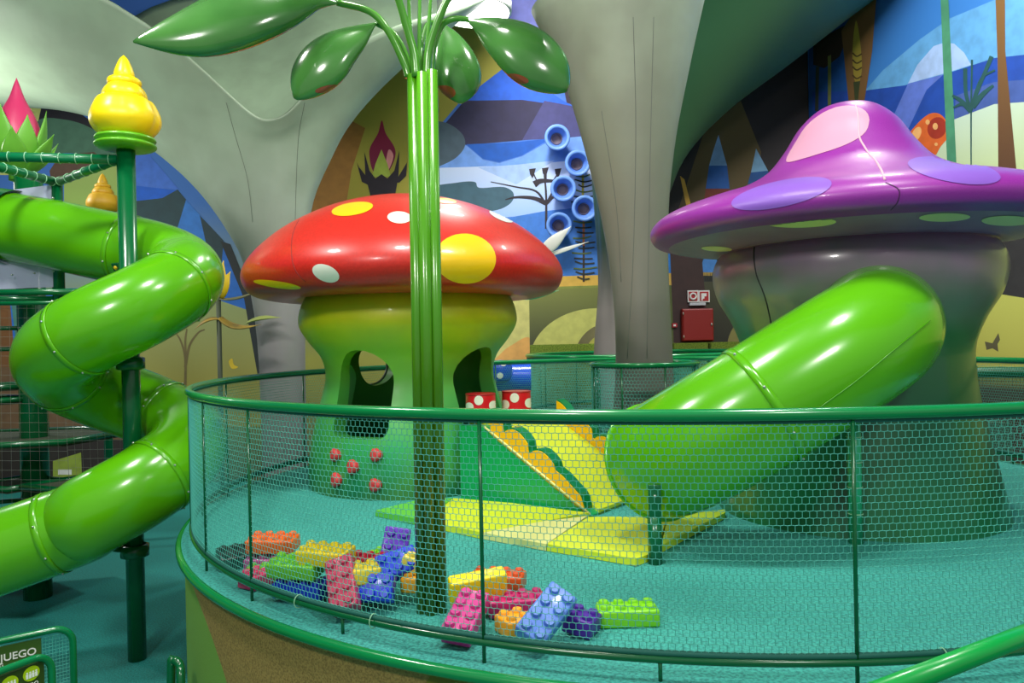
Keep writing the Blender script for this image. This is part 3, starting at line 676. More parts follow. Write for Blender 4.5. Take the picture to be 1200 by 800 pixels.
for c, s in ((66, 1), (118, 1), (140, 1)):
    q = sp_[c]; d = (Vector((PB.x, PB.y, q.z-.25))-q).normalized()
    obj('support_arm', rod(q+d*(TR-.02), Vector((PB.x, PB.y, q.z-.25)), .03, 10), DGREEN, ss)
    obj('support_collar', revolve([(.1, -.06), (.125, -.05), (.125, .05), (.1, .06)], 20, (PB.x, PB.y, q.z-.25)), DGREEN, ss)
# ---------------------------------------------------------------- climbing tower at left
def finial(name, label, x, y, zb, s, zpost, m=YEL, group=None):
    t = thing(name, label, 'finial post', (x, y, 0), group)
    obj('pole', rod((x, y, 0), (x, y, zb), .098*s, 24), DGREEN, t)
    obj('collar', revolve(prof([(0, zb-.03), (.22*s, zb-.03), (.31*s, zb-.01), (.325*s, zb+.02*s), (.29*s, zb+.04*s), (.31*s, zb+.06*s), (.32*s, zb+.085*s), (.27*s, zb+.11*s), (0, zb+.11*s)], 4), 40, (x, y, 0)), mat('collar_green', (96, 176, 30), .3), t)
    z = zb+.11*s
    tiers = [(.24, .0, .36, .21, .43, .25), (.16, .38, .227, .47, .59, .15), (.11, .545, .172, .62, .69, .1)]
    for r0, h0, r1, h1, h2, r2 in tiers:
        pr_ = [(0, z+h0*s), (r0*s, z+h0*s), (r1*s*.94, z+(h0+(h1-h0)*.55)*s), (r1*s, z+h1*s), (r1*s*.92, z+(h1+(h2-h1)*.5)*s), (r2*s, z+h2*s), (0, z+(h2+.005)*s)]
        V, Fc = revolve(prof(pr_, 4), 48, (x, y, 0)); V = [Vector(p) for p in V]
        for p in V:
            a = math.atan2(p.y-y, p.x-x)+h0*3; k = .96+.10*abs(math.sin(a*2.5))**.5*min(1, (p.z-z)/(.1*s)+.2); p.x = x+(p.x-x)*k; p.y = y+(p.y-y)*k
        obj('petal_tier', (V, Fc), m, t)
    obj('tip', revolve(prof([(0, z+.66*s), (.09*s, z+.66*s), (.109*s, z+.71*s), (.085*s, z+.80*s), (.045*s, z+.89*s), (.01*s, z+.93*s), (0, z+.935*s)], 5), 32, (x, y, 0)), m, t)
    return t
finial('finial_post', 'tall green pole topped by a bright yellow bud finial inside the spiral slide', PB.x, PB.y, pole_top, .82, 0)
f2 = P(121, 246, 11.2); finial('finial_post', 'distant pole with ochre bud finial left of the tall green pole', f2.x, f2.y, f2.z-.1, .62, 0, mat('finial_ochre', (206, 160, 26), .5))
tw = thing('climbing_tower', 'dark green climbing tower with netted platforms behind the spiral slide', 'climbing frame', (-5.3, 8.6, 0))
def beam(a, b, r, m=DGREEN, nm='beam', ties=0):
    obj(nm, rod(a, b, r, 14), m, tw)
    for k in range(ties):
        q = Vector(a).lerp(Vector(b), (k+.5)/ties); d = (Vector(b)-Vector(a)).normalized(); u = d.orthogonal().normalized(); w2 = d.cross(u)
        obj('cable_tie', tube([q+u*((r+.003)*math.cos(c))+w2*((r+.003)*math.sin(c)) for c in [2*PI*j/12 for j in range(12)]], .004, 5, closed=True), MATS['tie_white'], tw)
bz = P(140, 187, PB.y).z
pA = Vector((PB.x-.08, PB.y, bz)); cor = P(66, 209, 7.9); cor.z = bz
lf = P(-40, 177, 6.75); lf.z = bz; lf2 = P(-30, 174, 6.9); lf2.z = bz
TB = mat('beam_mid', (0, 112, 66), .3, coat=.3)
beam(pA, lf, .045, TB, ties=9); beam(pA, cor, .042, TB, ties=7); beam(cor, lf2, .045, TB, ties=8)
beam((cor.x, cor.y, P(66, 356, 7.9).z), cor, .06, DGREEN, 'post')
lb = P(140, 341, PB.y).z
pB = Vector((PB.x-.08, PB.y+.02, lb)); q1 = P(-60, 338, 6.8); q1.z = lb; q2 = Vector((cor.x, cor.y, lb)); q3_ = P(-40, 350, 7.6); q3_.z = lb
beam(pB, q1, .03); beam(pB, q2, .03); beam(q2, q3_, .03); beam(pB+Vector((0, 0, -.1)), q1+Vector((0, 0, -.1)), .02)
# clear plastic panel
pl = [P(-30, 228, 7.7), P(64, 216, 7.85), P(64, 336, 7.85), P(-30, 340, 7.7)]
obj('clear_panel', (pl+[p+Vector((0, .02, 0)) for p in pl], [(0, 1, 2, 3), (7, 6, 5, 4), (0, 4, 5, 1), (1, 5, 6, 2), (2, 6, 7, 3), (3, 7, 4, 0)]), mat('clear_plastic', (190, 196, 224), .18, alpha=.72), tw, smooth=False)
for x, y in ((40, 320), (14, 322), (62, 318), (62, 232)): q = P(x, y, 7.7); bolt(tw, q, Vector((0, -1, 0)))
core = P(40, 500, 8.8)
obj('post', rod((core.x, core.y, 0), (core.x, core.y, 5.0), .15, 20), DGREEN, tw)
DK = mat('webbing', (66, 76, 54), .8, noise=(60, (44, 50, 40), .7), bump=.4, bscale=90)
for x, y, rx, dep, k in ((30, 512, 1.05, 8.8, 6), (98, 566, .62, 8.3, 4), (20, 566, .5, 8.6, 4), (30, 638, 1.0, 8.8, 6), (-5, 468, .45, 8.7, 4), (5, 452, .4, 8.8, 4), (10, 640, .6, 8.2, 5)):
    c = P(x, y, dep); pts = [Vector((c.x+rx*math.cos(2*PI*j/k+.3), c.y+rx*.8*math.sin(2*PI*j/k+.3), c.z)) for j in range(k)]
    N = k; obj('web_platform', ([p for p in pts]+[p-Vector((0, 0, .05)) for p in pts], [tuple(range(N)), tuple(range(2*N-1, N-1, -1))]+[(j, (j+1) % N, N+(j+1) % N, N+j) for j in range(N)]), DK, tw, smooth=False)
    obj('platform_rail', tube(pts, .035, 8, closed=True), DGREEN, tw)
for y in (352, 385, 410, 470, 592): a = P(-40, y, 8.5); b = P(40, y, 8.8); b.z = a.z; beam(a, b, .025, nm='rung')
a = P(40, 590, 8.8); b = P(110, 588, 8.6); beam(a, b, .025, nm='rung'); a = P(40, 655, 8.8); b = P(200, 640, 8.0)
V, Q = sqnet(quadfn(P(-20, 350, 7.9), P(72, 350, 7.9), P(84, 640, 7.9), P(-20, 640, 7.9)), 9, 26, .0013); o = npobj('net', V, Q, mat('net_pale', (120, 128, 118), .6), tw); o['kind'] = 'stuff'
V, Q = sqnet(quadfn(P(66, 350, 8.0), P(150, 345, 8.0), P(150, 600, 8.0), P(84, 600, 8.0)), 8, 24, .0013); o = npobj('net', V, Q, MATS['net_pale'], tw); o['kind'] = 'stuff'
# ---------------------------------------------------------------- lotus sculpture
def petal(name, base, tip, wdt, bulge, m, parent, face=Vector((0, -1, 0)), hook=0):
    base, tip = Vector(base), Vector(tip); ax_ = (tip-base); L = ax_.length; d = ax_/L; fc = (face-d*face.dot(d)).normalized()
    path = [base+ax_*t+fc*(bulge*math.sin(PI*t**.8))+fc*hook*t*t for t in [i/14 for i in range(15)]]
    sdv = lambda t: max(wdt*(math.sin(PI*min(1, t*.62+.22))**1.1)*(1-t**3.2), .003)
    return obj(name, loft_teardrop(path, sdv, lambda t: max(sdv(t)*.28, .003), 14, up=fc), m, parent)
def lotus(name, label, c, s, mp, mg):
    t = thing(name, label, 'flower sculpture', c)
    obj('bud', revolve(prof([(0, c.z+.1*s), (.24*s, c.z+.2*s), (.30*s, c.z+.45*s), (.22*s, c.z+.75*s), (.1*s, c.z+1.0*s), (.035*s, c.z+1.2*s), (0, c.z+1.3*s)], 6), 32, (c.x, c.y, 0)), mp, t)
    for k in range(7):
        a = -PI/2+2*PI*k/7; d = Vector((math.cos(a), math.sin(a), 0))
        petal('petal', c+d*.1*s, c+d*.36*s+Vector((0, 0, (.86 if k % 2 == 0 else .72)*s)), .17*s, .06*s, mg, t, face=d)
    for k in range(6):
        a = -PI/2+.45+2*PI*k/6; d = Vector((math.cos(a), math.sin(a), 0))
        petal('petal', c+d*.12*s, c+d*.52*s+Vector((0, 0, .5*s)), .16*s, .03*s, mg, t, face=d)
    obj('stalk', rod((c.x, c.y, c.z-.1), (c.x, c.y, c.z+.2*s), .12*s, 16), mg, t)
    return t
lotus('lotus_flower', 'pink lotus bud with green petals above the tower beams', Vector((P(22, 205, 8.8).x, 8.8, 5.02)), .86, mat('lotus_pink', (206, 52, 104), .4), mat('lotus_green', (112, 186, 60), .4, noise=(4, (90, 160, 50), .5)))
# yellow flower with leaves between slide and fence
yf = thing('yellow_flower', 'yellow flower with twisted brown leaves on a thin stem beside the spiral slide', 'flower sculpture', (P(258, 440, 11).x, 11, 0))
yx = P(258, 440, 11).x
obj('stem', rod((yx, 11, 0), (yx, 11, P(258, 330, 11).z), .035, 10), mat('stem_dark', (60, 70, 50), .6), yf)
YM = mat('flower_yellow', (232, 196, 30), .5); LM = mat('leaf_ochre', (150, 124, 44), .5, noise=(6, (90, 80, 40), .8))
for tx, ty in ((242, 304), (262, 305), (250, 312), (270, 318)): petal('petal', P(258, 348, 11), P(tx, ty, 10.9), .1, .05, YM, yf)
petal('leaf', P(258, 372, 11), P(306, 380, 10.9), .10, -.1, LM, yf, face=Vector((0, -.3, 1))); petal('leaf', P(258, 350, 11), P(308, 338, 11), .07, -.05, mat('leaf_grey', (104, 104, 72), .6), yf, face=Vector((0, -.3, 1)))
petal('leaf', P(290, 378, 11.3), P(330, 372, 11.3), .10, .04, mat('leaf_olive', (128, 140, 70), .6), yf, face=Vector((0, -.3, 1)))
petal('leaf', P(258, 374, 11), P(228, 386, 10.9), .08, .06, LM, yf, face=Vector((0, -.3, 1)))
# ---------------------------------------------------------------- tall leaf plant in the deck
sb = Zp(506, 717); YS = sb.y
tp = thing('leaf_plant', 'tall green stalk bundle with glossy drooping leaf pods standing inside the fence', 'plant sculpture', (sb.x, YS, DZ))
STK = mat('stalk_green', (78, 170, 28), .25, stops=[(DZ, (76, 104, 14)), (DZ+1.0, (72, 120, 12)), (DZ+1.6, (70, 138, 18)), (DZ+3, (92, 176, 26))], coat=.3)
ST2 = mat('stem_green', (78, 150, 44), .25, coat=.3)
zt = P(495, 88, YS).z; xt = P(495, 88, YS).x
for dx, dy in ((-.055, -.004), (0, -.03), (.056, -.004), (-.03, .05), (.03, .05)):
    obj('stalk', rod((sb.x+dx*.9, YS+dy, DZ), (xt+dx*.9, YS+dy, zt+(.02 if dx > .04 else 0)), .031, 20), STK, tp)
LEAF = mat('pod_green', (74, 134, 60), .18, coat=.5, noise=(3, (46, 100, 42), .7))
RB = mat('pod_red', (150, 74, 44), .2, coat=.4)
def stem(pts, r=.022): 
    p = cat([P(x, y, Y) for x, y, Y in pts], 6); obj('stem', tube(p, lambda t: r*(1-.25*t), 12), ST2, tp); return p
def pod(pts, wid, red_at=None, up=Vector((0, -.9, .5)), fl=.5, kk_=1.5, bb=.72):
    p = cat([P(x, y, Y) for x, y, Y in pts], 8)
    f_ = lambda t: max(wid*max(0, math.sin(PI*(t*.985+.008)**kk_))**bb, .006)
    gg = loft_teardrop(p, f_, lambda t: f_(t)*fl, 24, up)
    o = obj('leaf_pod', gg, LEAF, tp)
    if red_at:
        d = decal_ell(bvh(gg), *red_at, off=.002)
        if d[1]: obj('red_patch', d, RB, o)
    return o
stem([(479, 90, YS), (474, 75, YS), (456, 38, YS-.02), (434, 14, YS-.03), (395, 3, YS-.05)])
pod([(400, 4, YS-.05), (360, -2, YS-.1), (300, 14, YS-.2), (230, 38, YS-.3), (156, 49, YS-.4)], .2, kk_=1.25, bb=.95)
stem([(481, 90, YS+.05), (476, 66, YS+.05), (462, 40, YS+.04), (440, 27, YS+.02)], .018)
pod([(442, 26, YS), (420, 42, YS), (392, 62, YS-.02), (368, 88, YS-.04), (346, 116, YS-.06)], .15, (384, 104, 15, 4, -.2))
stem([(488, 90, YS-.03), (485, 62, YS-.03), (476, 30, YS-.05), (462, -14, YS-.1), (440, -60, YS-.2)], .024)
stem([(500, 90, YS), (503, 58, YS), (515, 20, YS-.02), (532, -14, YS-.04), (560, -50, YS-.1)], .024)
stem([(505, 90, YS+.02), (508, 56, YS+.02), (518, 30, YS+.02), (532, 22, YS), (549, 23, YS)], .019)
pod([(546, 23, YS), (572, 34, YS), (604, 52, YS-.04), (636, 80, YS-.06), (664, 107, YS-.08)], .17, (606, 92, 14, 5, .25))
stem([(493, 90, YS+.05), (493, 60, YS+.08), (500, 30, YS+.2), (515, 26, YS+.28)], .016)
pod([(513, 24, YS+.3), (524, 44, YS+.3), (532, 70, YS+.28), (538, 98, YS+.26), (540, 121, YS+.24)], .135, (521, 108, 13, 8, .1))
pod([(444, -52, YS-.2), (420, -80, YS-.25), (380, -84, YS-.3), (330, -60, YS-.4)], .16); pod([(556, -46, YS-.1), (590, -70, YS-.12), (640, -66, YS-.16), (690, -40, YS-.2)], .16)
for a, b in ((484, 478), (491, 492), (497, 506)): stem([(a, 90, YS+.05), (a+.5*(b-a), 40, YS+.08), (b, -20, YS+.12)], .013)
# leaf plant behind the red mushroom
lp = thing('leaf_plant', 'pale leaf sprout peeking out behind the red cap at right', 'plant sculpture', (P(566, 430, 9.9).x, 9.9, DZ))
lx = P(566, 430, 9.9).x
obj('stem', tube(cat([(lx, 9.9, DZ), (lx, 9.9, 3.0), P(600, 330, 9.9), P(636, 296, 9.8)], 6), .03, 10), ST2, lp)
obj('stem', tube(cat([(lx, 9.9, 2.9), P(585, 352, 9.8), P(604, 347, 9.6)], 6), .02, 10), ST2, lp)
WL = mat('leaf_white', (226, 236, 228), .3); PG = mat('leaf_pale_green', (150, 220, 170), .3)
petal('leaf', P(634, 298, 9.8), P(669, 265, 9.6), .09, .05, WL, lp); petal('leaf', P(600, 347, 9.6), P(655, 340, 9.4), .075, .04, PG, lp, face=Vector((0, -.5, -1))); petal('leaf', P(640, 300, 9.8), P(690, 283, 9.6), .03, .02, WL, lp)
# ---------------------------------------------------------------- soft play ramp, mats, stools
ft = Zp(692, 607); bk = Zp(536, 583); u = (bk-ft); u.z = 0; L = u.length; u.normalize(); vv_ = Vector((-u.y, u.x, 0))
if vv_.y < 0: vv_ = -vv_
Hh = P(536, 486, bk.y).z-DZ; Wd = .95
rp = thing('soft_ramp', 'padded green and yellow wedge ramp with wavy side rails', 'soft play ramp', (ft.x, ft.y, DZ))
def rpt(s, w_, h): return ft+u*s+vv_*w_+Vector((0, 0, h))
def wedge(w0, w1, s0, s1, h0, h1, hb_=0):
    v = [rpt(s0, w0, hb_), rpt(s1, w0, hb_), rpt(s1, w0, h1), rpt(s0, w0, h0), rpt(s0, w1, hb_), rpt(s1, w1, hb_), rpt(s1, w1, h1), rpt(s0, w1, h0)]
    return v, [(0, 1, 2, 3), (7, 6, 5, 4), (3, 2, 6, 7), (1, 5, 6, 2), (0, 4, 5, 1), (0, 3, 7, 4)]
SG = mat('vinyl_green', (10, 160, 84), .35, coat=.2); SYL = mat('vinyl_lime', (206, 222, 44), .4); SPL = mat('vinyl_pale', (220, 222, 140), .45); SO = mat('vinyl_yellow', (240, 184, 12), .35); SG2 = mat('vinyl_dark_green', (0, 128, 64), .3, coat=.2)
Ltop = L*.76; Ht = .66; Ltot = L*.97
def swedge(w0, w1, e=0):
    pr_ = [(0, 0), (Ltot, 0), (Ltot, Ht+e), (Ltop, Ht+e), (0, .02+e)]
    N = 5; V = [rpt(a, w0, b) for a, b in pr_]+[rpt(a, w1, b) for a, b in pr_]
    return V, [tuple(range(N)), tuple(range(2*N-1, N-1, -1))]+[(i, (i+1) % N, N+(i+1) % N, N+i) for i in range(N)]
obj('wedge_body', swedge(0, Wd+.2), SG, rp, smooth=False)
obj('ramp_top', swedge(.125, Wd+.075, .025), SYL, rp, smooth=False)
Hs = (Ht-.02)/Ltop
def rail(w0, w1, s0, s1):
    def hh(s):  # scalloped steps, dropping on the downhill side
        if s < .34: return .07+.05*min(1, (s-s0)/.2)
        k = ((s-.34) % .27)/.27; return .085+.10*(math.sin(PI*min(1, .18+k*.9))**.7)
    N = 90; top = []; bot = []
    for i in range(N+1):
        q = s0+(s1-s0)*i/N; e = math.sin(PI/2*min(1, i/4)); top.append((q, q*Hs+.03+hh(q)*e)); bot.append((q, q*Hs+.0))
    pts = bot+top[::-1]; n = len(pts)
    V = [rpt(q, w0, h) for q, h in pts]+[rpt(q, w1, h) for q, h in pts]
    r_o = obj('side_rail', (V, [tuple(range(n)), tuple(range(2*n-1, n-1, -1))]+[(i, (i+1) % n, n+(i+1) % n, n+i) for i in range(n)]), SO, rp, smooth=False)
    V = []; Fc = []
    for i, (q, h) in enumerate(top): V += [rpt(q, w0+.012, h-.0), rpt(q, w0+.012, h+.014), rpt(q, w1+.006, h+.014), rpt(q, w1+.006, h-.03)]
    for i in range(N):
        for k in range(4): Fc.append((i*4+k, i*4+(k+1) % 4, i*4+4+(k+1) % 4, i*4+4+k))
    Fc += [(0, 1, 2, 3), (4*N+3, 4*N+2, 4*N+1, 4*N)]
    obj('rail_edge', (V, Fc), SG2, r_o, smooth=False)
rail(0.0, .12, .06, Ltop-.06); rail(Wd+.08, Wd+.2, .2, Ltop-.06)
obj('edge_piping', tube([rpt(0, -.004, .03), rpt(Ltop, -.004, Ht+.005)], .01, 8), SPL, rp)
# mats
mt_ = thing('floor_mat', 'lime and pale yellow folding floor mat at the foot of the ramp', 'mat', Zp(640, 625))
def matpiece(pts, m, th=.05, nm='mat_panel', base=0):
    q = [Zp(x, y, DZ) for x, y in pts]; N = len(q)
    V = [p+Vector((0, 0, th+base)) for p in q]+[p+Vector((0, 0, .004+base)) for p in q]
    obj(nm, (V, [tuple(range(N)), tuple(range(2*N-1, N-1, -1))]+[(j, (j+1) % N, N+(j+1) % N, N+j) for j in range(N)]), m, mt_, smooth=False)
matpiece([(440, 605), (490, 592), (530, 590), (500, 618)], mat('vinyl_light_green', (96, 190, 60), .4))
matpiece([(501, 618), (531, 590), (600, 596), (690, 608), (565, 632)], SYL)
matpiece([(566, 632), (638, 618), (688, 612), (640, 646)], SPL)
matpiece([(641, 646), (690, 613), (782, 612), (770, 655), (745, 664)], SYL)
matpiece([(783, 612), (850, 604), (850, 608), (775, 648)], mat('vinyl_lime2', (190, 222, 50), .4))
# red stools
def stool(px, py, Y, label):
    c = P(px, py, Y); zb = rpt(0, 0, Ht+.027).z; top = c.z; r = .137
    t = thing('spotted_stool', label, 'stool', (c.x, Y, zb), 'red spotted stools on top of the ramp')
    gg = revolve(prof([(r-.01, zb), (r, zb+.02), (r, top-.02), (r-.012, top)], 3)+[(0, top+.004)], 36, (c.x, Y, 0)); o = obj('body', gg, mat('stool_red', (208, 22, 34), .3, coat=.3), t, sharp=50); T = bvh(gg)
    for dx, dy in ((-13, 16), (15, 14), (-2, 8)):
        d = decal_ell(T, px+dx, py+dy, 5.2, 5.6, off=.003)
        if d[1]: obj('white_dot', d, SW, o)
    obj('top_rim', ring((c.x, Y), r-.004, top-.004, .008, 36, 6), mat('stool_rim', (160, 16, 26), .4), t)
stool(563, 461, 6.85, 'red round stool with white dots, nearer the mushroom stem'); stool(605, 458, 7.1, 'red round stool with white dots, farther from the mushroom stem')
# ---------------------------------------------------------------- foam bricks
def brick_mesh(nx=4, ny=2):
    p = .075; Lx, Ly, Hz = nx*p, ny*p, .085
    g = [bbox(-Lx/2, -Ly/2, 0, Lx/2, Ly/2, Hz, .012, 3)]
    for i in range(nx):
        for j in range(ny):
            g.append(revolve([(.026, Hz-.004), (.025, Hz+.012), (.021, Hz+.018), (0, Hz+.018)], 14, (-Lx/2+p*(i+.5), -Ly/2+p*(j+.5), 0)))
    return g
BR = {}
def brick(col, label, px, py, Y, rx=0, ry=0, rz=0, nx=4, ny=2, nm='foam_brick'):
    k = (nx, ny, col)
    if k not in BR:
        m = mat('foam_%d_%d_%d' % col, col, .38, coat=.15); gs = brick_mesh(nx, ny); tmp = []
        for n_, gg in (('block', gs[0]), ('stud', gs[1])):
            me = bpy.data.meshes.new('brick_'+n_); me.from_pydata([tuple(p) for p in gg[0]], [], gg[1]); me.materials.append(m); me.polygons.foreach_set('use_smooth', [True]*len(me.polygons)); me.set_sharp_from_angle(angle=math.radians(50)); tmp.append(me)
        BR[k] = tmp
    t = thing(nm, label, 'toy brick', P(px, py, Y), 'large toy bricks on the deck')
    t.rotation_euler = Matrix.Rotation(math.radians(rz), 3, 'Z').to_4x4().to_euler() if 0 else (Matrix.Rotation(math.radians(rz), 4, 'Z') @ Matrix.Rotation(math.radians(rx), 4, 'X') @ Matrix.Rotation(math.radians(ry), 4, 'Y')).to_euler()
    o = bpy.data.objects.new('block', BR[k][0]); COL.objects.link(o); o.parent = t; o.location = (0, 0, -.04)
    for i in range(nx):
        for j in range(ny):
            s = bpy.data.objects.new('stud', BR[k][1]); COL.objects.link(s); s.parent = t; s.location = (i*.075, j*.075, -.04)
    # drop onto the deck if it would sink
    Mr = t.rotation_euler.to_matrix(); lo = min((Mr @ Vector((x, y, z))).z for x in (-nx*.0375, nx*.0375) for y in (-ny*.0375, ny*.0375) for z in (-.04, .045))
    if t.location.z+lo < DZ+.002: t.location.z = DZ+.002-lo
    return t
def onY(px, py): return Zp(px, py).y
GRN = (132, 214, 26); BLU = (24, 62, 214); ROSE = (196, 60, 96); YLW = (250, 226, 20); ORG = (248, 108, 20); PUR = (104, 56, 196); MAG = (190, 24, 104); CRI = (168, 16, 52)
brick(GRN, 'lime toy brick lying alone at the right end', 735, 726, 3.72, rz=2)
brick((74, 26, 150), 'dark violet toy brick between the light blue and the lime brick', 682, 738, 3.60, rx=8, rz=62, nx=2)
brick((88, 132, 216), 'light blue toy brick leaning with studs facing out', 640, 726, 3.46, rx=28, ry=-33, rz=63)
brick((246, 166, 28), 'orange-yellow toy brick behind the light blue brick', 603, 733, 3.62, rz=30, nx=2)
brick(MAG, 'magenta toy brick under the slanting yellow brick', 605, 708, 3.86, rz=8)
brick((206, 58, 140), 'pink toy brick leaning against the net beside the stalk', 546, 728, 3.58, rx=6, ry=-20, rz=74)
brick(YLW, 'yellow toy brick slanting up over the magenta brick', 560, 688, 3.86, rx=-72, ry=-14, rz=4)
brick((222, 84, 28), 'red-orange toy brick behind the slanting yellow brick', 584, 680, 4.2, rz=-12)
brick((172, 70, 140), 'mauve toy brick under the orange brick', 318, 660, 4.62, rz=-4)
brick(ORG, 'orange toy brick lying on the mauve brick in the pile', 320, 637, 4.62, rz=-5, rx=6)
brick((30, 34, 36), 'black toy brick at the left edge of the pile', 284, 668, 4.82, rx=22, rz=35)
brick((110, 190, 40), 'green toy brick half hidden under the black brick', 318, 675, 4.5, rz=10)
brick((216, 52, 110), 'pink toy brick at the lower left of the pile', 300, 688, 4.4, rz=60, nx=2)
brick((16, 50, 190), 'royal blue toy brick under the lime brick in the pile', 354, 690, 4.16, rz=-16)
brick((122, 208, 40), 'lime toy brick lying on the royal blue brick', 347, 665, 4.16, rz=-16, rx=8)
brick(YLW, 'bright yellow toy brick on top of the pile beside the orange one', 382, 651, 4.12, rz=-16, rx=6)
brick(CRI, 'crimson toy brick behind the yellow brick', 424, 662, 4.22, rz=-18, rx=10)
brick((130, 208, 30), 'small green toy brick behind the crimson brick', 448, 656, 4.36, rz=70, nx=2)
brick(ROSE, 'rose toy brick leaning forward with its studs facing the net', 402, 686, 3.92, rx=-18, ry=-46, rz=92)
brick((240, 220, 60), 'yellow toy brick wedged between rose and blue bricks', 428, 672, 4.0, rz=20, nx=2)
brick(BLU, 'blue toy brick standing on edge beside the rose brick', 438, 688, 3.96, rx=62, rz=-6, nx=3)
brick((30, 70, 224), 'blue toy brick leaning on the other blue brick', 466, 662, 4.12, rx=42, ry=-18, rz=28, nx=3)
brick(PUR, 'purple toy brick standing upright at the back of the pile', 463, 642, 4.3, rx=10, ry=-62, rz=92, nx=3)
brick((248, 176, 40), 'amber toy brick beside the stalk', 489, 682, 4.1, rz=80, nx=2)
brick((246, 226, 90), 'pale yellow toy brick above the amber brick beside the stalk', 488, 660, 4.14, rx=20, rz=84, nx=2)
# ---------------------------------------------------------------- wall-mounted things far back
RINGB = mat('funnel_blue', (112, 158, 240), .4); RIN = mat('funnel_inner', (60, 104, 210), .5); RDK = mat('funnel_hole', (110, 100, 118), .6)
for i, (x, y, r, lab) in enumerate(((653, 161, 15, 'topmost blue funnel flower on the mural wall'), (677, 191, 15, 'blue funnel flower second from the top, next to the column'), (660, 221, 15, 'middle blue funnel flower beside the dark painted plant'),
                                    (685, 244, 15, 'blue funnel flower second from the bottom, next to the column'), (655, 264, 15, 'lowest blue funnel flower, just above the red cap'))):
    c = P(x, y, 15.4); R_ = r/F*15.4; M = Matrix.Translation(c) @ Matrix.Rotation(.1, 4, 'X') @ Matrix.Rotation(PI/2, 4, 'X')
    t = thing('funnel_flower', lab, 'wall decoration', (c.x, 16, c.z), 'blue funnel flowers on the mural')
    obj('funnel', xf(revolve(prof([(R_*.55, -.5), (R_*.8, -.25), (R_*.98, -.03), (R_, .02), (R_*.92, .04), (R_*.76, .03), (R_*.70, -.02), (R_*.6, -.12), (R_*.45, -.22)], 3), 40), M), RINGB, t)
    obj('throat', xf(revolve(prof([(R_*.46, -.22), (R_*.44, -.18), (R_*.38, -.18), (R_*.34, -.26), (0, -.28)], 3), 32), M), RDK, t)
    obj('wall_tube', rod(M @ Vector((0, 0, -.42)), (c.x, 16, c.z+.02), R_*.5, 20), RIN, t)
# fire hose cabinet, signs
RED = mat('cabinet_red', (138, 20, 16), .4)
fc = thing('hose_cabinet', 'red fire hose cabinet on the dark mural wall', 'fire cabinet', P(818, 400, 15.98))
a = P(800, 400, 15.8); b = P(836, 361, 15.8)
obj('body', bbox(a.x, 15.8, a.z, b.x, 15.99, b.z, .02), RED, fc, smooth=False); d_ = obj('door', bbox(a.x+.02, 15.77, a.z+.02, b.x-.02, 15.8, b.z-.02, .01), RED, fc, smooth=False)
obj('latch', bbox(b.x-.07, 15.74, (a.z+b.z)/2-.02, b.x-.04, 15.77, (a.z+b.z)/2+.03, .005), BOLT, d_)
for z in (a.z+.1, b.z-.1): obj('hinge', rod((a.x+.02, 15.765, z-.03), (a.x+.02, 15.765, z+.03), .012, 8), BOLT, d_)
sg_ = thing('fire_sign', 'white and red fire hose and alarm sign above the red cabinet', 'sign', P(819, 348, 15.95))
WH = mat('sign_white', (226, 222, 222), .5); SR = mat('sign_red', (168, 20, 32), .5)
def plate(x0, y0, x1, y1, m, par, nm, Y=15.9, th=.03): a = P(x0, y1, Y); b = P(x1, y0, Y); return obj(nm, box(a.x, Y, a.z, b.x, Y+th, b.z), m, par, smooth=False)
plate(806, 340, 818.6, 354, WH, sg_, 'plate'); plate(819.2, 340, 831.5, 354, WH, sg_, 'plate')
plate(820.4, 341.5, 830.3, 352.5, SR, sg_, 'red_field', 15.885, .02); plate(822, 343.5, 825.4, 350, WH, sg_, 'symbol', 15.875, .015); plate(825.4, 343.5, 828, 347, WH, sg_, 'symbol', 15.875, .015); plate(822, 343.5, 823.3, 352, WH, sg_, 'symbol', 15.872, .012)
plate(807.5, 341.5, 817.2, 352.5, SR, sg_, 'red_field', 15.885, .02)
cs = P(812.3, 347, 15.87)
obj('symbol', tube([cs+Vector((.062*math.cos(k*PI/12), 0, .062*math.sin(k*PI/12))) for k in range(24)], .02, 8, closed=True), WH, sg_)
plate(808.5, 354.2, 827, 357.8, mat('sign_light', (190, 190, 200), .4), sg_, 'light_box', 15.86, .1)
ex = thing('alarm_button', 'small red alarm call point left of the hose cabinet', 'alarm button', P(790.5, 381, 15.97)); plate(788, 378.5, 793.5, 383.5, SR, ex, 'case', 15.9, .08); plate(789.4, 380, 792, 382.2, WH, ex, 'push_plate', 15.88, .02)
# grass benches
def grassbench(x0, x1, y0, Y, label):
    a = P(x0, y0, Y); b = P(x1, y0, Y); v_, f_ = bbox(a.x, Y, DZ, b.x, 15.93, a.z, .02, 2)
    tag(obj('grass_bench', (v_, f_), mat('grass_turf', (112, 132, 36), .9, noise=(40, (64, 86, 18), .9), bump=1, bscale=60)), label, 'bench')
grassbench(621, 724, 404, 14.95+.9, 'turf covered bench below the painted hill'); grassbench(790, 830, 402, 15.5, 'turf covered bench below the hose cabinet'); grassbench(833, 890, 401, 15.45, 'turf covered bench behind the wide slide')
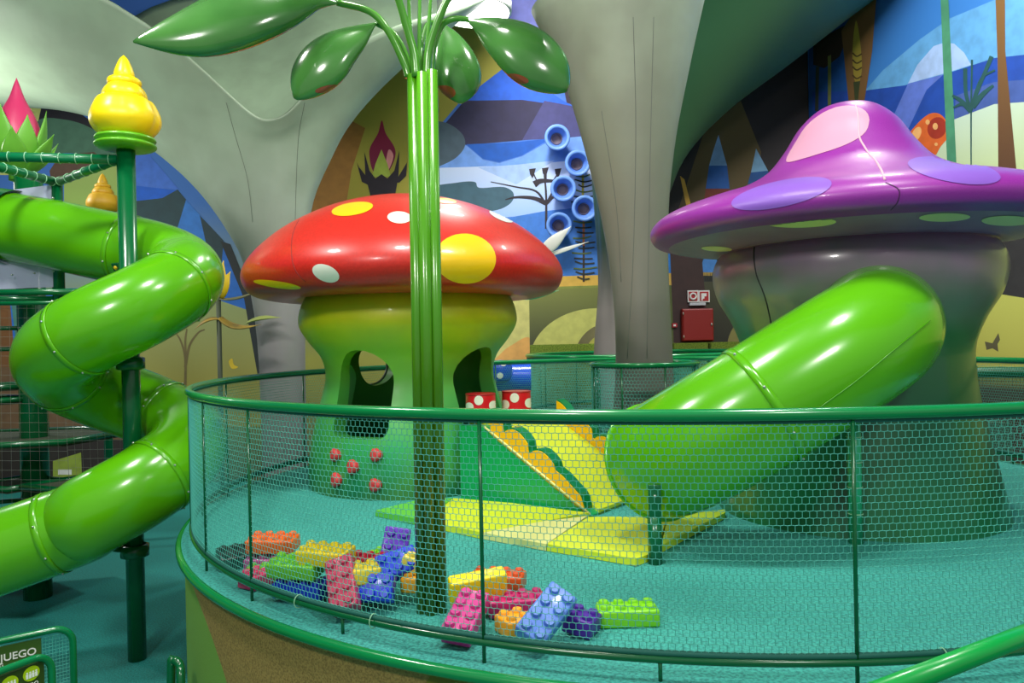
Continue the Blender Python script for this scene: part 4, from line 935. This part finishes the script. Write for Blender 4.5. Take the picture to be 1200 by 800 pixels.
# blue spotted tunnel
bt = thing('crawl_tunnel', 'blue crawl tunnel with white spotted knob beyond the fence', 'tunnel', (P(604, 440, 12.2).x, 12.2, DZ))
BL = mat('tunnel_blue', (28, 72, 214), .25, coat=.3); BL2 = mat('tunnel_dark_blue', (14, 52, 176), .3)
a = P(560, 444, 12.2); b = P(622, 440, 12.2); a.z = b.z = P(600, 442, 12.2).z
obj('tube', tube([a, b], .22, 32, caps=False), BL, bt)
for x in (a.x+.15, b.x-.15): obj('leg', rod((x, 12.2, DZ), (x, 12.2, a.z-.15), .05, 12), BL2, bt)
kc = P(586, 434, 11.9); gg = revolve(prof([(0, kc.z-.2), (.15, kc.z-.16), (.2, kc.z), (.15, kc.z+.14), (0, kc.z+.17)], 5), 28, (kc.x, kc.y, 0)); kb = obj('knob', gg, BL2, bt)
Tk = bvh(gg)
for q in ((586, 440, 3.6, 3.6), (590, 427, 3, 2)): 
    d = decal_ell(Tk, *q)
    if d[1]: obj('white_dot', d, SW, kb)
# toy on rail behind slide (yellow and blue knobs)
tk = thing('spinner_toy', 'yellow and blue knob toy behind the slide collar', 'toy', (P(852, 425, 10.6).x, 10.6, DZ))
kc = P(852, 424, 10.6)
obj('post', rod((kc.x, kc.y, DZ), (kc.x, kc.y, kc.z), .03, 10), DGREEN, tk)
for dx, m in ((-.05, YB), (.05, YB), (.12, YB)): obj('knob', revolve(prof([(0, -.05), (.05, -.03), (.06, 0), (.05, .04), (0, .055)], 4), 16, (kc.x+dx, kc.y-.03, kc.z)), m, tk)
obj('hub', revolve(prof([(0, -.05), (.05, -.03), (.05, .02), (0, .04)], 4), 16, (kc.x-.07, kc.y, kc.z-.06)), BL, tk)
# fence panel at the far right
fp = thing('fence_panel', 'netted fence panel with padded dark green frame at the right edge', 'fence', (P(1140, 480, 8.8).x, 8.8, 0))
a = P(1138, 436, 8.8); b = P(1250, 434, 8.4); b.z = a.z
obj('frame', tube(cat([(a.x, a.y, 0), (a.x, a.y, a.z-.12), (a.x+.03, a.y, a.z-.03), (a.x+.12, a.y-.03, a.z), b], 6), .06, 14), mat('pad_green', (6, 84, 44), .35), fp)
obj('post', rod((b.x, b.y, 0), b, .06, 14), MATS['pad_green'], fp)
V, Q = sqnet(quadfn(a+Vector((.05, 0, -.06)), b+Vector((0, 0, -.06)), Vector((b.x, b.y, 1.0)), Vector((a.x+.05, a.y, 1.0))), 24, 30, .0028); o = npobj('net', V, Q, NETG, fp); o['kind'] = 'stuff'
beam_ = obj('brace', rod((a.x, a.y, P(1140, 560, 8.8).z), (b.x, b.y, P(1230, 592, 8.4).z), .03, 10), MATS['pad_green'], fp)
# ---------------------------------------------------------------- foreground
hr = thing('hand_rail', 'bright green handrail sloping across the lower right corner', 'handrail', (P(1030, 812, 1.75).x, 1.75, 0))
a = P(960, 838, 1.62); b = P(1330, 694, 2.1); HR = mat('handrail_green', (4, 152, 62), .28, coat=.2)
obj('rail', rod(a, b, .025, 20), HR, hr); obj('post', rod((a.x, a.y, 0), a, .025, 14), HR, hr); obj('post', rod((b.x, b.y, 0), b, .025, 14), HR, hr)
# hoop beside the drum
hq = P(206, 800, 4.7); hoop = thing('pipe_hoop', 'small dark green pipe hoop at the foot of the drum', 'handrail', (hq.x, hq.y, 0))
obj('pipe', tube(cat([(hq.x-.03, 4.7, 0), (hq.x-.03, 4.7, P(200, 790, 4.7).z), P(204, 774, 4.7), P(211, 780, 4.68), P(212, 800, 4.62), (P(216, 800, 4.6).x, 4.58, .4), (P(216, 800, 4.6).x, 4.58, 0)], 6), .026, 12), DGREEN, hoop)
# rule boards
def board(name, label, corner, left, rad, m, Yc, Yl):
    """pipe frame with rounded upper right corner; corner/left in px"""
    c = P(*corner, Yc); l = P(*left, Yl); d = (l-c); d.z = 0; dl = d.length; d.normalize(); c2_ = c.copy(); lft = c+d*dl
    lft.z = l.z if 0 else c.z
    t = thing(name, label, 'sign', (c.x, c.y, 0)); up = Vector((0, 0, 1))
    arc = [c+d*rad*(1-math.cos(b))-up*rad*(1-math.sin(b)) for b in [PI/2*k/8 for k in range(9)]]
    far = c+d*1.5
    arc2 = [far-d*rad*(1-math.cos(b))-up*rad*(1-math.sin(b)) for b in [PI/2*k/8 for k in range(9)]]
    path = [Vector((c.x, c.y, 0))]+arc+arc2[::-1]+[Vector((far.x, far.y, 0))]
    obj('frame', tube(path, .02, 14), m, t)
    return t, c, d
FR = mat('frame_green', (0, 120, 66), .2, coat=.4); BD = mat('board_olive', (58, 96, 30), .5)
b1, c_, d_ = board('rule_board', 'green framed sign board with white word and net side panel', (85, 733), (0, 750), .1, FR, 4.6, 4.38)
def onb(c, d, s, h, off=0): n = Vector((d.y, -d.x, 0)); n = n if n.y < 0 else -n; return c+d*s-Vector((0, 0, h))+n*off
def bq(c, d, s0, s1, h0, h1, off, th, m, nm, par):
    V = [onb(c, d, s, h, o_) for o_ in (off, off-th) for s, h in ((s0, h0), (s1, h0), (s1, h1), (s0, h1))]
    return obj(nm, (V, [(0, 1, 2, 3), (7, 6, 5, 4), (0, 4, 5, 1), (1, 5, 6, 2), (2, 6, 7, 3), (3, 7, 4, 0)]), m, par, smooth=False)
def text(body, size, c, d, s, h, off, m, par, nm='lettering'):
    cu = bpy.data.curves.new('txt', 'FONT'); cu.body = body; cu.size = size; cu.extrude = .001; cu.offset = size*.012; cu.align_x = 'RIGHT'
    o = bpy.data.objects.new('txt', cu); COL.objects.link(o); bpy.context.view_layer.update()
    me = bpy.data.meshes.new_from_object(o.evaluated_get(bpy.context.evaluated_depsgraph_get())); bpy.data.objects.remove(o)
    xa = -d; n = Vector((d.y, -d.x, 0)); n = n if n.y < 0 else -n; up = Vector((0, 0, 1)); org = onb(c, d, s, h, off)
    M = Matrix(((xa.x, up.x, n.x, org.x), (xa.y, up.y, n.y, org.y), (xa.z, up.z, n.z, org.z), (0, 0, 0, 1)))
    V = [tuple(M @ v.co) for v in me.vertices]; Fc = [tuple(p.vertices) for p in me.polygons]; bpy.data.meshes.remove(me)
    return obj(nm, (V, Fc), m, par, smooth=False)
TW = mat('letter_white', (240, 244, 236), .5)
bq(c_, d_, .165, 1.46, .035, .9, 0, .012, BD, 'board_panel', b1)
text('JUEGO', .06, c_, d_, .19, .122, .002, TW, b1); text('G', .03, c_, d_, .355, .155, .002, TW, b1)
V, Q = sqnet(quadfn(onb(c_, d_, .02, .035), onb(c_, d_, .16, .035), onb(c_, d_, .16, .8), onb(c_, d_, .02, .8)), 8, 36, .0016); o = npobj('net', V, Q, NET, b1); o['kind'] = 'stuff'
b2, c4, d4 = board('rule_board', 'small green framed sign with lime pictogram ovals in front', (60, 764), (0, 786), .1, FR, 4.2, 3.965)
bq(c4, d4, .04, 1.46, .03, .8, 0, .012, mat('board_dark', (44, 72, 20), .45), 'board_panel', b2)
LIM = mat('pictogram_lime', (172, 206, 10), .5)
for s, h in ((.11, .075), (.222, .085)):
    ctr = onb(c4, d4, s, h, .003); n = Vector((d4.y, -d4.x, 0)); n = n if n.y < 0 else -n
    V = [ctr+d4*(.044*math.cos(k*PI/16))+Vector((0, 0, .040*math.sin(k*PI/16))) for k in range(32)]; obj('pictogram', (V+[p-n*.002 for p in V], [tuple(range(32)), tuple(range(63, 31, -1))]+[(k, (k+1) % 32, 32+(k+1) % 32, 32+k) for k in range(32)]), LIM, b2, smooth=False)
    for k in range(4):
        q = s+(.024-.016*k); bq(c4, d4, q-.006, q+.006, h-.002, h+.022, .006, .002, TW, 'figure', b2)
        e = onb(c4, d4, q, h-.009, .006); V = [e+d4*(.0055*math.cos(j*PI/5))+Vector((0, 0, .0055*math.sin(j*PI/5))) for j in range(10)]; obj('figure_head', (V, [tuple(range(10))]), TW, b2, smooth=False)
text('AFORO', .028, c4, d4, .075, .145, .004, TW, b2)
# ---------------------------------------------------------------- ceiling lamp in view
lc = P(556, 16, 13.2)
cl = thing('ceiling_lamp', 'bright round ceiling lamp shining behind the tall plant', 'lamp', lc)
obj('housing', revolve([(.62, .0), (.66, .02), (.66, .2), (.3, .3), (0, .3)], 40, lc), mat('housing_white', (210, 212, 210), .5), cl)
obj('diffuser', revolve([(.61, .005), (.5, -.04), (.25, -.07), (0, -.08)], 40, lc), mat('lamp_glow', (255, 255, 250), .5, emit=14), cl)
obj('rod', rod(lc+Vector((0, 0, .3)), (lc.x, lc.y, 10.6), .03, 10), MATS['housing_white'], cl)
